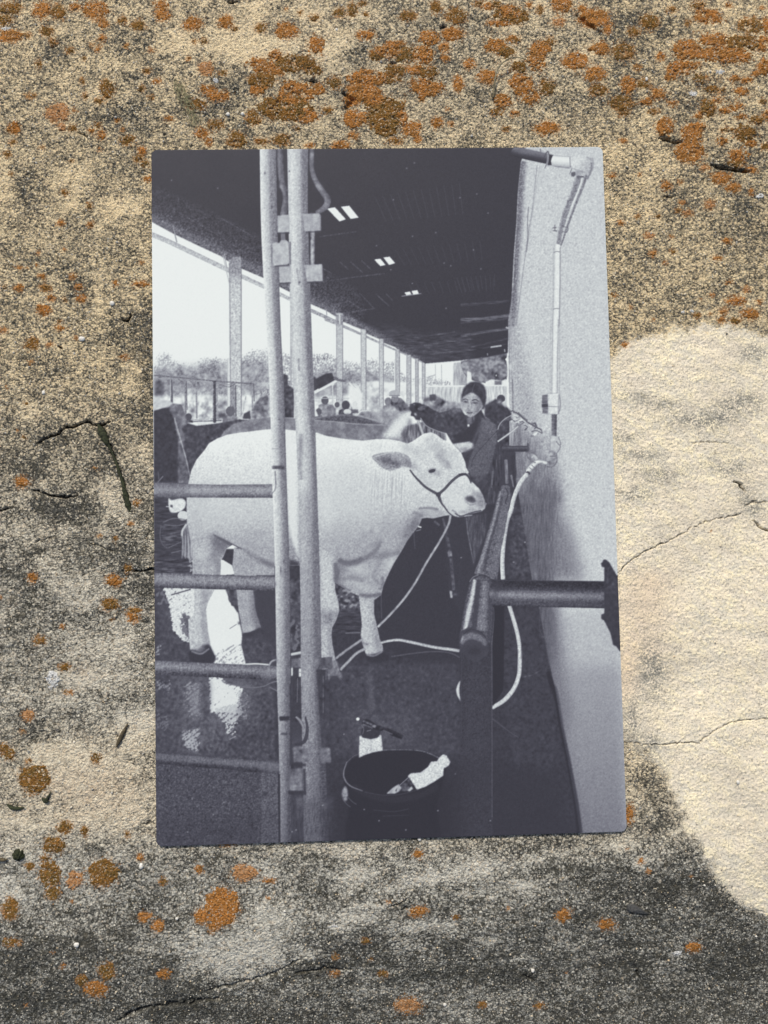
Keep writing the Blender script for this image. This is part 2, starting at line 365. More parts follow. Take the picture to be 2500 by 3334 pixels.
    poly('d 55,760 150,785 250,815 300,830 230,862 150,862 55,890', .78, BC, soft=2, tx=('m', .06))
    poly('d 200,860 250,820 330,835 360,900 385,1020 330,1060 370,1160 345,1240 400,1500 420,1600 300,1600 300,1200 262,980', .25, BC, soft=2, tx=('m', .09))
    tube('d 262,960 300,1100 345,1250 380,1380 412,1530', [16, 20, 16, 16, 10], [.3, .62, .35], BC, tx=('m', .08)); poly('d 305,1330 350,1350 400,1560 310,1600', .28, BC, soft=5, tx=('m', .08))
    tube('d 90,1600 150,1530', 10, .35); tube('d 110,1560 100,1480', 7, .25)
    # --- wall and floor
    WL = 'printed_wall'
    poly('c 590,205 620,75 690,20 1460,20 1480,1800 f 1560,1800 i 1700,2000 l 1700,1800 1180,1800 1165,1650 1130,1400 1050,950 985,620 930,280 870,0 i 770,1140 700,860 560,0 f 545,1800 480,1600 480,1000 462,330 466,0 c 490,1600 512,1400 525,1100 548,800 562,500', .80, WL, soft=1, tx=('f', .03))
    for s, w, t, al in (('c 600,200 575,500 560,800 535,1100 520,1400 500,1800', 90, .40, .75), ('c 600,200 575,500 558,800 533,1100 518,1400 500,1800', 40, .22, .6)): tube(s, w, t, a=al, soft=12, clip=WL, tx=('f', .06))
    poly('f 465,0 560,0 700,700 780,1100 960,1100 960,1500 980,1800 500,1800', .60, a=.65, soft=14, clip=WL, tx=('f', .05))
    poly('f 520,1050 760,1180 830,1430 940,1650 960,1800 540,1800', .42, a=.8, soft=14, clip=WL, tx=('v', .07))
    poly('i 520,-40 920,-40 930,300 915,870 940,1300 970,1800 l 1010,300 1090,900 1210,1650 700,1650 i 700,1140', .22, a=1, soft=16, clip=WL, tx=('v', .05))
    poly('i 560,-40 800,-40 800,860 560,860', .27, a=.5, soft=8, clip=WL, tx=('v', .05)); tube('i 785,-20 790,860', 14, .16, a=.7, clip=WL)
    poly('i 930,250 1100,420 1240,870 930,870', .48, a=.7, soft=18, clip=WL)
    poly('i 960,1180 1540,1180 1570,2000 l 1640,1700 1100,1700 880,100', .66, a=.55, soft=14, clip=WL, grad=('i 1200,1200 l 1400,1650', .36))
    poly('i 940,1700 1560,1700 l 1580,400 1640,1760 1100,1760 900,300', .55, a=.8, soft=24, clip=WL, grad=('l 1200,0 l 1400,1650', .33))
    tube('f 560,1000 570,1300 560,1700', 60, .33, a=.7, soft=8, clip=WL); tube('f 720,1430 700,1600 720,1800', 40, .27, a=.6, soft=8, clip=WL); tube('f 640,1430 610,1700', 30, .55, a=.5, soft=6, clip=WL)
    tube('c 745,230 700,640 650,950 560,1640 540,1800', 9, .48, a=.75, clip=WL); tube('c 660,640 650,800 655,950 640,1080', 7, .3, clip=WL); tube('c 770,240 720,560 640,1100', 5, .62, clip=WL)
    tube('c 775,70 778,120', 10, .3, sm=False)
    for s, w, t in (('f 480,0 468,900', 10, .45), ('f 497,0 492,430 510,900', 8, .55), ('f 530,0 505,450', 6, .6), ('f 460,60 452,700', 6, .4), ('c 500,1290 485,1800', 16, .5), ('f 505,580 510,880', 7, .22)): tube(s, w, t, a=.85, clip=WL, sm=False)
    poly('f 472,440 502,440 502,492 472,492', .8, clip=WL)
    FL = 'printed_floor'
    poly('g -10,600 430,640 430,2000 -10,2000', .07, FL); poly('g -40,560 1600,560 h 1659,500 i 560,0 700,860 770,1140 l 870,0 930,280 985,620 1050,950 1130,1400 1165,1650 1180,1850 j 60,1900 g -40,1800', .045, FL, tx=('n', .012))
    poly('d 60,1600 430,1600 g 400,640 60,640', .07, FL, tx=('h', .035))
    poly('h 780,250 1659,200 i 480,0 560,0 640,500 300,2000 h 780,1500', .03, FL)
    poly('g 60,620 440,650 440,960 60,960', .13, a=.8, tx=('h', .07), soft=4); poly('g 930,800 1240,720 1240,1650 950,1650', .075, a=.8, tx=('n', .03), soft=4)
    poly('h 330,900 560,1010 590,1200 560,1180 360,1170', .20, FL, a=.9, soft=3, thr=('n', .1, 1.2)); poly('h 330,900 560,1010 570,1150 360,1150', .55, a=.8, soft=2, thr=('n', 1.3, .8)); poly('h 300,1150 590,1150 590,1400 300,1400', .08, tx=('h', .05), a=.7, soft=4); tube('h 430,1382 580,1378', 8, .45, a=.8)
    # paler patches of the wet floor
    poly('j 60,200 1250,200 1250,1000 60,900', .14, a=.8, soft=6, tx=('n', .045)); poly('k 300,0 1550,0 1550,900 300,900', .12, a=.7, soft=10, tx=('n', .03)); poly('i 420,1150 760,1150 860,1700 l 1000,1000 500,1000 420,0', .075, a=.7, soft=8, tx=('n', .025)); tube('k 650,80 690,450', 80, .15, a=.6, soft=14, tx=('n', .03))
    poly('i 500,150 600,150 700,700 650,850 450,850 480,500', .14, a=.7, soft=8, tx=('n', .06)); blob('i 625,495', 9, 8, .8); blob('i 515,690', 12, 10, .5); tube('h 1560,200 1500,600 h 1440,640', 1, .1)
    tube('h 880,1612 1100,1580 1300,1562 1450,1575 1555,1625', 12, .20, a=.8); tube('h 1560,1640 k 1560,1000', 6, .17, a=.8, sm=False); tube('h 780,960 785,1240', 5, .22, sm=False)
    tube('l 310,540 480,670 560,720', 8, .2, a=.8); tube('l 610,130 700,110 780,60', 14, .16, a=.8, tx=('n', .05)); blob('l 1000,60', 8, 8, .95); blob('k 1505,1078', 7, 7, .9)
    tube('l 850,80 885,200 925,290 985,640 1055,980 1130,1400 1160,1650', [40, 50, 50, 46, 46, 50, 60], -.03, a=.75, soft=6)
    tube('i 770,1150 770,1350 820,1450 860,1700', 10, .14, a=.7); blob('i 800,1420', 20, 14, .25, .7)
    # --- water shine
    WS = 'printed_reflection'
    poly('g 60,940 1240,940 1250,1900 j 60,900', .13, a=.8, soft=16, clip=FL, tx=('n', .03)); poly('j 250,120 1050,120 1050,560 800,800 350,900 300,500', .20, a=.8, soft=22, clip=FL, tx=('n', .05)); blob('j 760,320', 300, 300, .30, .6, clip=FL); blob('j 450,350', 130, 260, .26, .6, clip=FL); blob('g 330,1150', 200, 240, .30, .6, clip=FL); blob('j 430,750', 110, 130, .3, .6, clip=FL)
    poly('g 640,955 760,955 800,1050 850,1140 885,1190 900,1280 925,1400 915,1500 930,1560 960,1690 630,1690 660,1620 610,1500 560,1350 560,1150', .97, WS, soft=1)
    poly('g 780,955 870,955 885,1180 840,1130 800,1080', .10, FL, soft=2, tx=('m', .05), thr=('n', -.8, 1.5))
    poly('g 150,945 470,945 470,1240 400,1240 340,1200 420,1480 350,1460 250,1350 230,1200 200,1060', .90, WS, soft=3, thr=('r', -.9, 1.6), tx=('f', .04)); poly('g 320,1180 410,1220 420,1480 340,1380', .2, a=.8, soft=5, thr=('n', -.2, 1.3)); tube('g 230,1010 420,955', 12, .15)
    poly('g 640,1600 800,1500 940,1480 960,1690 630,1690', .3, a=.7, soft=2, thr=('r', .4, .8), clip=WS); tube('g 800,1340 870,1295', 6, .3)
    poly('g 718,665 740,670 825,722 850,810 712,818', .95, WS, soft=0); poly('g 400,640 445,650 440,800 410,790', .6, a=.9, soft=4, thr=('n', .2, 1))
    poly('j 605,140 720,140 760,190 900,230 930,260 900,330 900,400 850,480 620,480 615,300', .92, WS, soft=3, thr=('r', -1.1, 1.6)); poly('j 640,440 920,380 930,500 860,600 760,600', .72, WS, soft=3, thr=('r', .1, 1.4)); poly('j 880,240 1000,320 980,560 860,560', .45, soft=4, thr=('r', .6, 1.2), a=.9)
    poly('j 370,180 520,180 530,560 400,500 360,300', .48, soft=8, thr=('r', .2, 1.2), a=.9); blob('j 470,370', 50, 130, .5, .5); poly('j 335,680 440,630 510,650 500,860 370,830', .62, soft=5, thr=('r', .1, 1.3)); poly('j 85,160 230,160 230,280 90,270', .42, soft=6, thr=('r', .5, 1)); poly('j 740,590 880,580 850,700 780,690', .8, soft=4, thr=('r', .5, 1.2)); poly('j 85,480 200,500 220,640 90,640', .3, soft=6, thr=('r', .6, 1))
    poly('g 80,960 160,960 230,1180 100,1120', .3, soft=5, thr=('n', .9, .8)); poly('g 80,1480 140,1500 100,1620 80,1600', .5, soft=3, thr=('r', .4, .8)); poly('j 520,180 620,180 610,480 560,650 500,600', .15, a=.7, soft=8, tx=('n', .04)); tube('j 800,740 860,710', 6, .6)
    # odds and ends at the left edge
    poly('g 205,70 240,85 330,68 372,100 366,150 330,190 260,207 215,185', .92, 'printed_bottle', sm=True, tx=('f', .04)); poly('g 222,130 250,135 245,160 222,150', .1); tube('g 180,145 215,150', 8, .8); blob('g 345,235', 52, 46, .86, hard=1, name='printed_bottle')
    tube('g 150,300 260,262 400,290 300,330 160,325', 12, .3, a=.8); tube('g 130,330 120,440 150,520 190,550', 10, .25, a=.8); poly('g 150,350 330,345 330,500 200,545 140,500', .14, a=.8, tx=('h', .08), soft=4)
    tube('g 200,550 330,490', 10, .3, a=.8); tube('g 230,600 330,575', 10, .35, a=.8)
    poly('f 250,1000 480,930 500,1250 540,1800 200,1800', .07, FL, soft=1, tx=('n', .02))
    # --- the person hosing
    PE = 'printed_person'
    poly('h 1380,230 1659,200 i 250,180 330,200 200,620 150,700 h 1560,1200 1450,980', .045, PE, soft=2)
    poly('i 40,250 250,215 240,420 150,640 120,730 70,420', .13, PE, soft=2, tx=('v', .04)); tube('i 55,260 70,420 125,700', 10, .3, a=.8, tx=('n', .05)); tube('i 35,240 110,230', 10, .75, a=.7)
    tube('h 1385,260 1420,420 1460,640 1490,960', [20, 26, 30, 30], .16, a=.9, tx=('n', .05)); poly('h 1430,590 1470,585 1475,630 1440,640', .4, tx=('n', .08)); poly('h 1450,970 1475,975 1480,1040 1460,1040', .65); blob('h 1505,1005', 26, 16, .3, .8); tube('h 1300,290 1350,330', 22, .3, a=.6); tube('h 1100,390 1110,560', 8, .14)
    tube('h 1130,335 1172,350', 12, .95); tube('h 1120,385 1170,372', 6, .5)
    JK = 'printed_person'
    poly('e 1140,840 1200,830 1290,880 1350,912 1440,890 1500,868 1560,870 f 40,930 110,955 200,880 240,960 330,1010 355,1080 350,1200 330,1330 300,1420 260,1500 245,1600 i 260,120 240,100 f 100,1580 40,1440 0,1300 e 1480,1215 1420,1110 1320,1095 1220,1040 1160,970', .06, JK, soft=1, tx=('n', .02))
    poly('e 1420,850 1500,820 1560,850 1560,920 1470,940 1420,900', .40, a=.7, soft=5, tx=('m', .14), clip=PE); poly('e 1300,900 1560,900 1620,1000 1600,1190 1420,1180 1400,1100 1300,1080', .10, a=.9, soft=8, tx=('n', .04), clip=PE); tube('e 1310,930 1450,930', 40, .26, a=.6, soft=8, tx=('m', .1))
    poly('f 205,960 330,1010 350,1080 350,1200 320,1350 270,1500 200,1560 110,1540 60,1450 110,1300 170,1150', .21, JK, soft=2, tx=('f', .015)); poly('f 200,960 330,1010 355,1090 345,1220 250,1100', .30, a=.6, soft=8, tx=('f', .04)); poly('f 60,1300 130,1200 180,1100 200,980 150,1100 60,1200', .2, a=.8, soft=3); tube('f 350,1090 220,1230 130,1340 100,1440', 9, .10, a=.9); tube('f 300,1050 180,1260', 7, .15, a=.7); tube('f 180,1420 280,1400', 12, .15, a=.7, soft=3)
    poly('f 100,1540 250,1500 250,1640 190,1640', .16, a=.8, soft=6, tx=('n', .05)); tube('f 70,1470 160,1430', 14, .40, a=.3, soft=3)
    poly('f -70,1200 -20,1130 50,1080 110,1000 180,960 200,900 120,1180 60,1230', .03, soft=3)
    poly('f 50,940 135,930 130,1000 90,1030 60,1010', .26, JK, soft=2, tx=('n', .06)); tube('f 110,950 120,1000', 12, .12); poly('f 66,1022 85,1025 84,1048 66,1046', .98)
    FC = 'printed_face'
    poly('f -2,790 15,745 80,725 150,750 205,800 200,850 180,890 150,925 105,952 70,942 40,905 15,860', .60, FC, sm=True, soft=1, tx=('f', .05))
    blob('f 95,770', 40, 26, .72, .7, clip=FC); blob('f 110,860', 26, 26, .72, .7, clip=FC); blob('f 30,830', 18, 40, .5, .6, clip=FC); blob('f 165,880', 34, 50, .42, .7, clip=FC); blob('f 85,935', 24, 10, .7, .5, clip=FC)
    blob('f 45,802', 24, 12, .22, .9, clip=FC); blob('f 140,815', 30, 12, .24, .9, clip=FC); blob('f 45,806', 9, 7, .02, .9); blob('f 138,818', 9, 7, .02, .9); tube('f 20,786 50,778 70,788', 8, .2, a=.8); tube('f 108,792 145,786 175,802', 8, .2, a=.8)
    tube('f 78,800 84,850 72,876', 9, .45, a=.7); blob('f 82,884', 16, 7, .22, .8); tube('f 60,908 80,914 112,910', 11, .2, a=.9); tube('f 66,922 105,922', 9, .5, a=.6)
    poly('f 6,785 6,735 22,680 52,640 95,612 140,604 190,612 226,645 246,695 250,745 246,800 236,850 222,880 204,876 208,830 196,792 172,758 140,730 108,712 76,726 44,744 20,762 10,800', .05, 'printed_hair', soft=2, tx=('n', .02)); tube('f 60,690 30,745', 16, .16, a=.6, soft=3); tube('f 170,640 215,700 225,770', 14, .14, a=.6, soft=3)
    poly('f 150,740 200,790 215,860 190,900 150,930 160,860 165,800', .34, a=.75, soft=6, clip=FC); blob('f 105,745', 30, 18, .80, .8, clip=FC); blob('f 50,770', 26, 16, .74, .8, clip=FC); blob('f 40,870', 22, 40, .80, .7, clip=FC); blob('f 110,880', 26, 18, .74, .7, clip=FC); tube('f 82,790 90,840 84,868', 12, .80, a=.7, soft=3, clip=FC); tube('f 98,800 104,850 92,878', 9, .40, a=.7, soft=3, clip=FC)
    tube('f 18,782 45,774 66,784', 9, .12, a=.9); tube('f 106,790 140,780 172,796', 10, .12, a=.9); blob('f 45,803', 22, 9, .12, .95); blob('f 140,814', 26, 10, .12, .95); tube('f 62,906 84,912 112,906', 11, .16, a=.9); blob('f 90,900', 26, 8, .40, .7); blob('f 90,926', 22, 8, .50, .6); blob('f 88,945', 22, 8, .72, .6); blob('f 210,845', 10, 20, .5, .8)
    tube('f 135,625 118,670 106,722', 5, .30, a=.9); blob('f 60,690', 20, 30, .15, .5); tube('f 30,720 70,670', 7, .2, a=.6)
    # the hand with the nozzle, the spray and the hose held up
    SP = 'printed_spray'
    poly('e 1060,890 1085,900 950,1160 780,1160 860,1050 960,950', .84, SP, soft=6, a=.85, tx=('f', .06)); poly('e 1060,882 1082,905 1000,1060 900,1150 820,1150 880,1050 980,940', .95, soft=7, a=.8); blob('e 740,900 800,960', 90, 60, .6, .35)
    poly('e 1060,830 1110,810 1160,815 1200,840 1250,850 1240,900 1170,950 1160,990 1120,980 1100,950 1070,940 1075,900 1055,870', .05, PE, soft=1, tx=('n', .04)); blob('e 1115,925', 20, 12, .85, .9, rot=50); blob('e 1145,870 1105,830', 10, 8, .6, .7); poly('e 1140,870 1190,840 1230,850 1200,880 1150,895', .4, a=.7, soft=2, tx=('n', .08))
    tube('e 1140,985 1165,1050 1190,1125', [24, 26, 26], [.45, .8, .5], 'printed_hose'); tube('e 1165,960 1220,1035 1320,1085 1405,1115 1410,1170', 7, .62)
    tube('f -5,1090 -60,1020', 1, .2)
    # --- the white cow
    CW = 'printed_cow'
    poly('g 845,548 840,640 828,730 850,812 872,960 890,1150 918,1300 932,1392 1000,1415 1090,1400 1112,1340 1070,1210 1040,1100 1028,960 1060,820 1240,820 1240,700 960,560', .62, CW, soft=1, grad=('g 870,700 1130,760', .22), tx=('f', .05))
    poly('g 870,960 1030,960 1060,1200 1110,1350 930,1390', .72, CW, soft=2, a=.8, tx=('f', .05)); blob('g 960,640', 60, 70, .62, .6, clip=CW); blob('g 985,1300', 50, 60, .72, .6, clip=CW); poly('g 930,1385 1000,1370 1060,1350 1110,1330 1130,1370 1050,1440 940,1430', .08, 'printed_hoof', soft=3); blob('g 895,1285', 20, 20, .12, .9)
    body = ('d 400,1605 428,1480 480,1370 560,1275 600,1212 680,1165 780,1127 900,1107 1000,1096 1080,1085 1190,1074 1330,1074 1440,1086 1659,1108 e 250,1140 400,1166 600,1186 740,1170 850,1170 950,1186 1040,1216 1090,1190 1150,1150 1200,1116 1270,1104 1320,1125 1380,1172 1430,1202 1480,1216 '
            'e 1560,1300 1600,1390 1612,1450 1640,1500 f 60,1500 100,1580 180,1655 215,1720 238,1790 i 247,120 235,165 205,192 100,215 30,243 -20,250 h 1530,250 1480,236 1440,230 1400,236 1290,262 1230,255 1180,262 1150,330 1095,400 1035,480 980,580 900,710 840,830 800,925 780,1010 712,1060 '
            'h 712,1200 740,1320 765,1440 795,1510 800,1560 740,1610 640,1600 622,1550 598,1480 585,1400 596,1300 580,1150 566,1020 480,980 400,930 328,885 '
            'h 330,960 362,1080 372,1160 340,1260 302,1330 295,1400 305,1500 330,1620 350,1700 390,1800 200,1800 185,900 g 1480,720 1240,722 1180,705 1100,665 1000,605 940,562 890,556 830,522 770,560 738,640 718,670 714,815 655,960 592,1080 573,1150 590,1350 615,1490 600,1560 500,1580 420,1560 405,1400 400,1250 455,1200 455,960 440,800 440,650 430,520 402,380 386,300 383,60')
    poly(body, .97, CW, soft=1)
    cl = dict(clip=CW)
    poly('g -200,-900 1700,-900 h 1700,-900 1700,2000 g 0,2000', .98, soft=0, grad=('d 1000,1250 g 1000,660', .60), tx=('f', .035), **cl)
    poly('g 380,60 1240,60 1240,300 380,300', .82, a=.5, soft=30, **cl); blob('g 700,260', 300, 90, .78, .4, **cl); blob('g 1080,430', 160, 90, .58, .5, rot=25, **cl); blob('g 1000,520', 200, 60, .55, .5, rot=30, **cl)
    blob('g 470,260', 60, 180, .70, .5, **cl); blob('g 560,120', 60, 90, .72, .4, **cl); poly('g 600,400 700,455 840,525 770,560 740,630 650,580', .28, a=.85, soft=9, **cl); blob('g 690,560', 60, 90, .42, .7, **cl); blob('g 620,650', 90, 80, .52, .5, **cl); blob('g 900,550', 60, 12, .12, .7, rot=20, **cl)
    poly('g 440,540 560,520 600,820 440,820', .66, a=.7, soft=8, tx=('f', .05), **cl); poly('g 380,950 660,950 620,1560 390,1560', .80, a=.8, soft=2, tx=('f', .06), **cl); poly('g 520,960 640,960 590,1080 572,1150 590,1350 620,1520 560,1520 520,1300 530,1100', .45, a=.7, soft=8, **cl); blob('g 480,1250', 40, 120, .78, .6, **cl)
    poly('g 410,1540 470,1560 540,1500 600,1490 640,1580 660,1620 640,1672 500,1660 430,1645', .06, 'printed_hoof', soft=3, tx=('n', .03)); blob('g 480,1560', 50, 26, .4, .7)
    tube('g 1100,670 1240,730', 30, .25, a=.7, soft=6, **cl); poly('d 1340,1080 1445,1090 1460,1800 g 1470,560 1480,640 1380,420 1370,0', .95, a=.8, soft=3, **cl); poly('g 1370,300 1400,480 1460,640 1485,720 1385,720', .50, soft=5, tx=('f', .05), **cl); poly('g 1380,660 1485,690 1485,740 1380,740', .08, soft=4, **cl)
    # shoulder, chest and front legs
    blob('e 300,1350', 200, 200, .95, .6, **cl); tube('d 620,1240 900,1150 1190,1120', 120, 1.0, a=.6, soft=16, **cl); tube('e 180,1180 420,1220 640,1240', 70, .96, a=.5, soft=14, **cl); poly('e 200,1400 640,1350 700,1700 h 600,300 200,300', .80, a=.45, soft=30, **cl); blob('g 700,120', 200, 80, .84, .5, **cl); blob('h 250,150', 120, 300, .90, .5, **cl); blob('h 550,180', 240, 160, .82, .4, **cl); blob('h 450,420', 220, 80, .66, .5, **cl)
    poly('h 300,560 600,420 800,400 1100,200 1200,240 1150,330 980,580 840,830 780,1010 560,1010 330,880 310,700', .60, a=.75, soft=14, tx=('f', .05), **cl); blob('h 950,350', 120, 110, .58, .5, **cl); poly('h 1090,260 1190,230 1160,330 1040,470 980,440', .34, a=.7, soft=10, **cl)
    tube('h 360,665 470,700 600,660 720,600 800,620 960,590', [50, 60, 60, 60, 50, 50], .36, a=.75, soft=12, **cl); blob('h 380,760', 50, 120, .30, .8, **cl); blob('h 340,860', 40, 40, .24, .8, **cl); tube('h 600,600 700,520 780,480', 50, .42, a=.6, soft=12, **cl); tube('h 740,500 720,600', 50, .4, a=.6, soft=12, **cl); blob('h 660,560', 50, 60, .66, .5, rot=-50, **cl)
    blob('h 600,900', 150, 60, .66, .6, rot=15, **cl); blob('h 850,720', 60, 110, .72, .7, rot=30, **cl); blob('h 520,780', 100, 50, .62, .6, **cl); tube('h 700,830 760,900 800,900', 30, .36, a=.7, soft=8, **cl); tube('h 470,820 600,850 660,840', 30, .45, a=.5, soft=8, **cl); tube('h 600,1015 700,1010 780,1000', 30, .3, a=.6, soft=8, **cl)
    poly('h 180,560 300,600 330,900 372,1160 300,1330 200,1330', .84, a=.7, soft=10, tx=('f', .05), **cl); poly('h 185,1170 372,1160 340,1260 302,1330 200,1330', .40, a=.8, soft=9, tx=('f', .05), **cl); poly('h 190,1330 295,1330 330,1620 390,1760 200,1800', .72, a=.8, soft=6, tx=('f', .06), **cl); poly('h 260,1330 300,1330 310,1500 330,1620 270,1600', .4, a=.6, soft=6, **cl)
    poly('h 566,1020 712,1020 712,1200 740,1320 765,1440 800,1560 620,1590 585,1400', .76, a=.8, soft=2, tx=('f', .06), **cl); poly('h 680,1040 712,1040 712,1200 740,1320 770,1440 800,1560 720,1560 700,1300', .42, a=.7, soft=7, **cl); blob('h 650,1380', 50, 70, .74, .6, **cl); blob('h 640,1490 600,1480', 30, 20, .3, .7, **cl); blob('h 700,1550', 50, 40, .7, .5, **cl)
    poly('h 630,1612 660,1600 740,1585 790,1570 880,1600 850,1640 740,1665 660,1650', .05, 'printed_hoof', soft=3)
    poly('h 260,1680 340,1640 385,1760 k 410,190 370,140 320,100 260,180', .30, CW, soft=3, tx=('m', .12)); poly('k 290,120 350,110 400,180 320,200', .1, a=.8, soft=4); poly('k 270,60 310,60 320,110 270,120', .5, a=.7, soft=4)
    # neck hair, head
    for k in range(24):
        x = 690+k*14+prng.uniform(-6, 6); y0 = 1470+prng.uniform(-20, 40)+max(0, (k-18))*4; L = prng.uniform(160, 460)
        tube('e %g,%g %g,%g %g,%g' % (x, y0, x-8+prng.uniform(-8, 8), y0+L*.5, x-12+prng.uniform(-14, 14), y0+L), [5, 14, 4], prng.uniform(.5, .66), a=.38, soft=3, clip=CW)
        tube('e %g,%g %g,%g' % (x+6, y0, x-4+prng.uniform(-10, 14), y0+L*.8), 9, .98, a=.4, soft=3, clip=CW)
    poly('e 600,1190 1040,1220 1060,1300 700,1330', .86, a=.4, soft=10, tx=('v', .06), **cl)
    poly('e 695,1340 750,1312 860,1296 960,1300 1040,1330 1080,1390 1085,1450 1010,1436 940,1458 870,1478 800,1455 735,1400', .56, 'printed_ear', sm=True, soft=1, tx=('f', .06)); poly('e 735,1350 800,1335 880,1345 950,1395 1000,1430 930,1440 860,1425 790,1400', .26, a=.8, soft=6, tx=('n', .07)); tube('e 720,1340 860,1303 960,1312', 12, .78, a=.7); poly('e 1010,1340 1080,1380 1085,1450 1000,1430', .4, a=.6, soft=5)
    poly('e 1480,1216 1560,1206 1620,1196 1660,1190 f 85,1196 118,1218 120,1255 60,1280 0,1305 e 1560,1290', .74, 'printed_ear', soft=1, tx=('f', .05)); blob('f 20,1225', 60, 26, .92, .8); blob('f 90,1222', 30, 20, .86, .7); tube('f 118,1215 110,1255 30,1290', 20, .4, a=.6, soft=4); poly('e 1560,1260 f 60,1240 70,1270 0,1300', .4, a=.6, soft=4)
    poly('e 1060,1230 1270,1110 1430,1200 1560,1300 1615,1500 1480,1600 1330,1690 1180,1590 1080,1460', .80, a=.6, soft=8, tx=('f', .045), **cl)
    blob('e 1130,1290', 80, 60, .68, .5, **cl); blob('e 1350,1320', 90, 50, .6, .6, rot=35, **cl); blob('e 1430,1400', 30, 50, .46, .6, rot=-35, **cl); blob('e 1240,1160', 60, 30, .62, .5, rot=-30, **cl); blob('e 1100,1430', 30, 60, .5, .5, **cl); blob('e 1520,1400', 60, 60, .84, .6, **cl); blob('e 1560,1560', 60, 40, .93, .6, **cl); blob('e 1160,1200', 60, 14, .95, .5, rot=-32, **cl)
    blob('e 1300,1490', 80, 44, .45, .5, **cl); blob('e 1278,1478', 36, 18, .08, 1, rot=-14, name='printed_eye', hard=1); tube('e 1235,1476 1275,1452 1315,1460', 8, .4, a=.5); blob('e 1290,1560', 60, 40, .9, .5, **cl); blob('e 1340,1510', 20, 24, .5, .5, **cl)
    poly('h 1100,190 1290,170 1400,200 1440,230 1290,262 1180,255', .55, a=.6, soft=6, **cl); tube('h 1150,165 1250,160 1340,175', 22, .36, a=.8, soft=6, **cl); tube('h 1100,200 1150,225 1180,240', 30, .4, a=.7, soft=6, **cl); blob('h 1280,215', 60, 18, .72, .7, **cl); blob('h 1300,100', 70, 40, .74, .5, **cl)
    poly('i -40,0 40,40 60,150 30,240 -60,240 h 1400,130 1400,20', .88, a=.6, soft=8, **cl); poly('i 120,0 215,0 247,120 235,165 100,215 60,190 150,110', .50, a=.7, soft=8, tx=('m', .08), **cl); poly('i 45,85 60,50 100,42 130,60 145,95 100,105', .25, a=.9, soft=3, **cl); blob('i 95,65', 26, 14, .06, .9, **cl); blob('f 140,1700', 60, 30, .5, .5, rot=35, **cl)
    tube('i -20,245 30,232 100,205 200,185', 9, .15, a=.9); tube('h 1475,180 1510,205 1530,235', 14, .35, a=.7, soft=3, **cl); blob('h 1620,70', 30, 30, .28, .8, **cl); tube('i 230,90 240,150', 12, .3, a=.8, **cl)
    HL = 'printed_halter'
    tube('e 1062,1468 1100,1520 1150,1575 1220,1640 1330,1705', [16, 18, 22, 24, 28], [.05, .18, .08], HL); tube('e 1330,1715 1400,1655 1470,1580 1540,1525 1600,1510 1625,1525 1665,1585', [26, 26, 26, 26, 24, 18, 14], [.05, .2, .08], HL); tube('e 1335,1690 1350,1745 1375,1800 h 1400,150 1440,205 1490,240 1545,255', [30, 30, 18, 16, 13, 11, 9], [.1, .2, .06], HL); blob('e 1340,1712', 24, 22, .1, hard=1, name=HL)
    tube('f -20,1515 30,1508 70,1535 100,1600', [20, 20, 14, 8], .08, HL)
    # tail
    poly('g 385,305 345,355 325,420 340,500 335,560 335,620 360,640 400,655 440,640 435,560 425,480 402,400', .42, 'printed_tail', soft=1, tx=('v', .12))
    tube('g 378,320 340,380 335,430', 18, .85, a=.8)
    for k in range(7): tube('g %g,%g %g,%g %g,%g' % (345+k*12, 430, 342+k*14, 540, 335+k*17, 655), 6, .12 if k % 2 else .75, a=.6)
    # --- rope and hoses
    RP = 'printed_rope'
    tube('h 1457,235 1442,310 1395,410 1320,540 1220,700 1120,880 1010,1040 880,1190 748,1322', 24, [.3, .66, .6, .3], RP, tx=('n', .05)); tube('h 590,1448 500,1510 415,1570 340,1630', 26, [.3, .6, .35], RP, tx=('n', .05))
    HS = 'printed_hose'
    tube('h 625,1535 540,1580 470,1650 385,1740', 28, [.35, .68, .4], HS, tx=('f', .04)); tube('h 775,1477 860,1458 960,1450 1100,1477 1300,1520 1450,1540 1545,1556', [22, 24, 26, 28, 28, 30, 30], [.45, .82, .6], HS, tx=('f', .04))
    tube('g 930,1690 1050,1682 1190,1692', 14, .88, HS); tube('g 1185,1700 1210,1660 1260,1640 1290,1640', 18, [.4, .7, .4], HS); tube('j 725,160 760,190 880,215 1000,235 1130,222 1200,190 1270,170', 14, [.2, .42, .2], HS, a=.85); tube('j 1190,230 1270,270', 12, .3, HS)
    tube('g 1400,1592 1505,1572', 26, [.7, .85, .5], HS, sm=False)
    # --- taps, pipes and clutter by the wall
    CT = 'printed_coat_behind'
    poly('f 235,840 340,775 420,820 480,885 500,930 440,985 345,1030 230,950', .06, 'printed_crowd', soft=2, tx=('n', .03)); blob('f 392,772', 40, 38, .12, hard=1, name=CR); blob('f 375,805', 26, 26, .6, .85); poly('f 405,800 445,830 440,860 400,830', .85, a=.8, soft=2); poly('f 350,1000 480,920 500,1000 490,1240 420,1240 400,1060', .12, FL, soft=2, tx=('n', .06))
    PP = 'printed_rail'
    poly('f 360,1240 430,1220 540,1300 545,1800 260,1800 300,1420', .09, PP, soft=2, tx=('v', .05)); poly('f 420,1300 520,1300 545,1500 480,1800 350,1800', .07, PP); tube('f 440,1370 450,1600', 30, .42, a=.8, tx=('v', .08)); tube('f 490,1520 520,1640', 20, .5, a=.7, tx=('v', .1)); tube('f 310,1480 300,1640', 16, .3, a=.8); tube('f 500,1330 520,1560 560,1800', 26, .04)
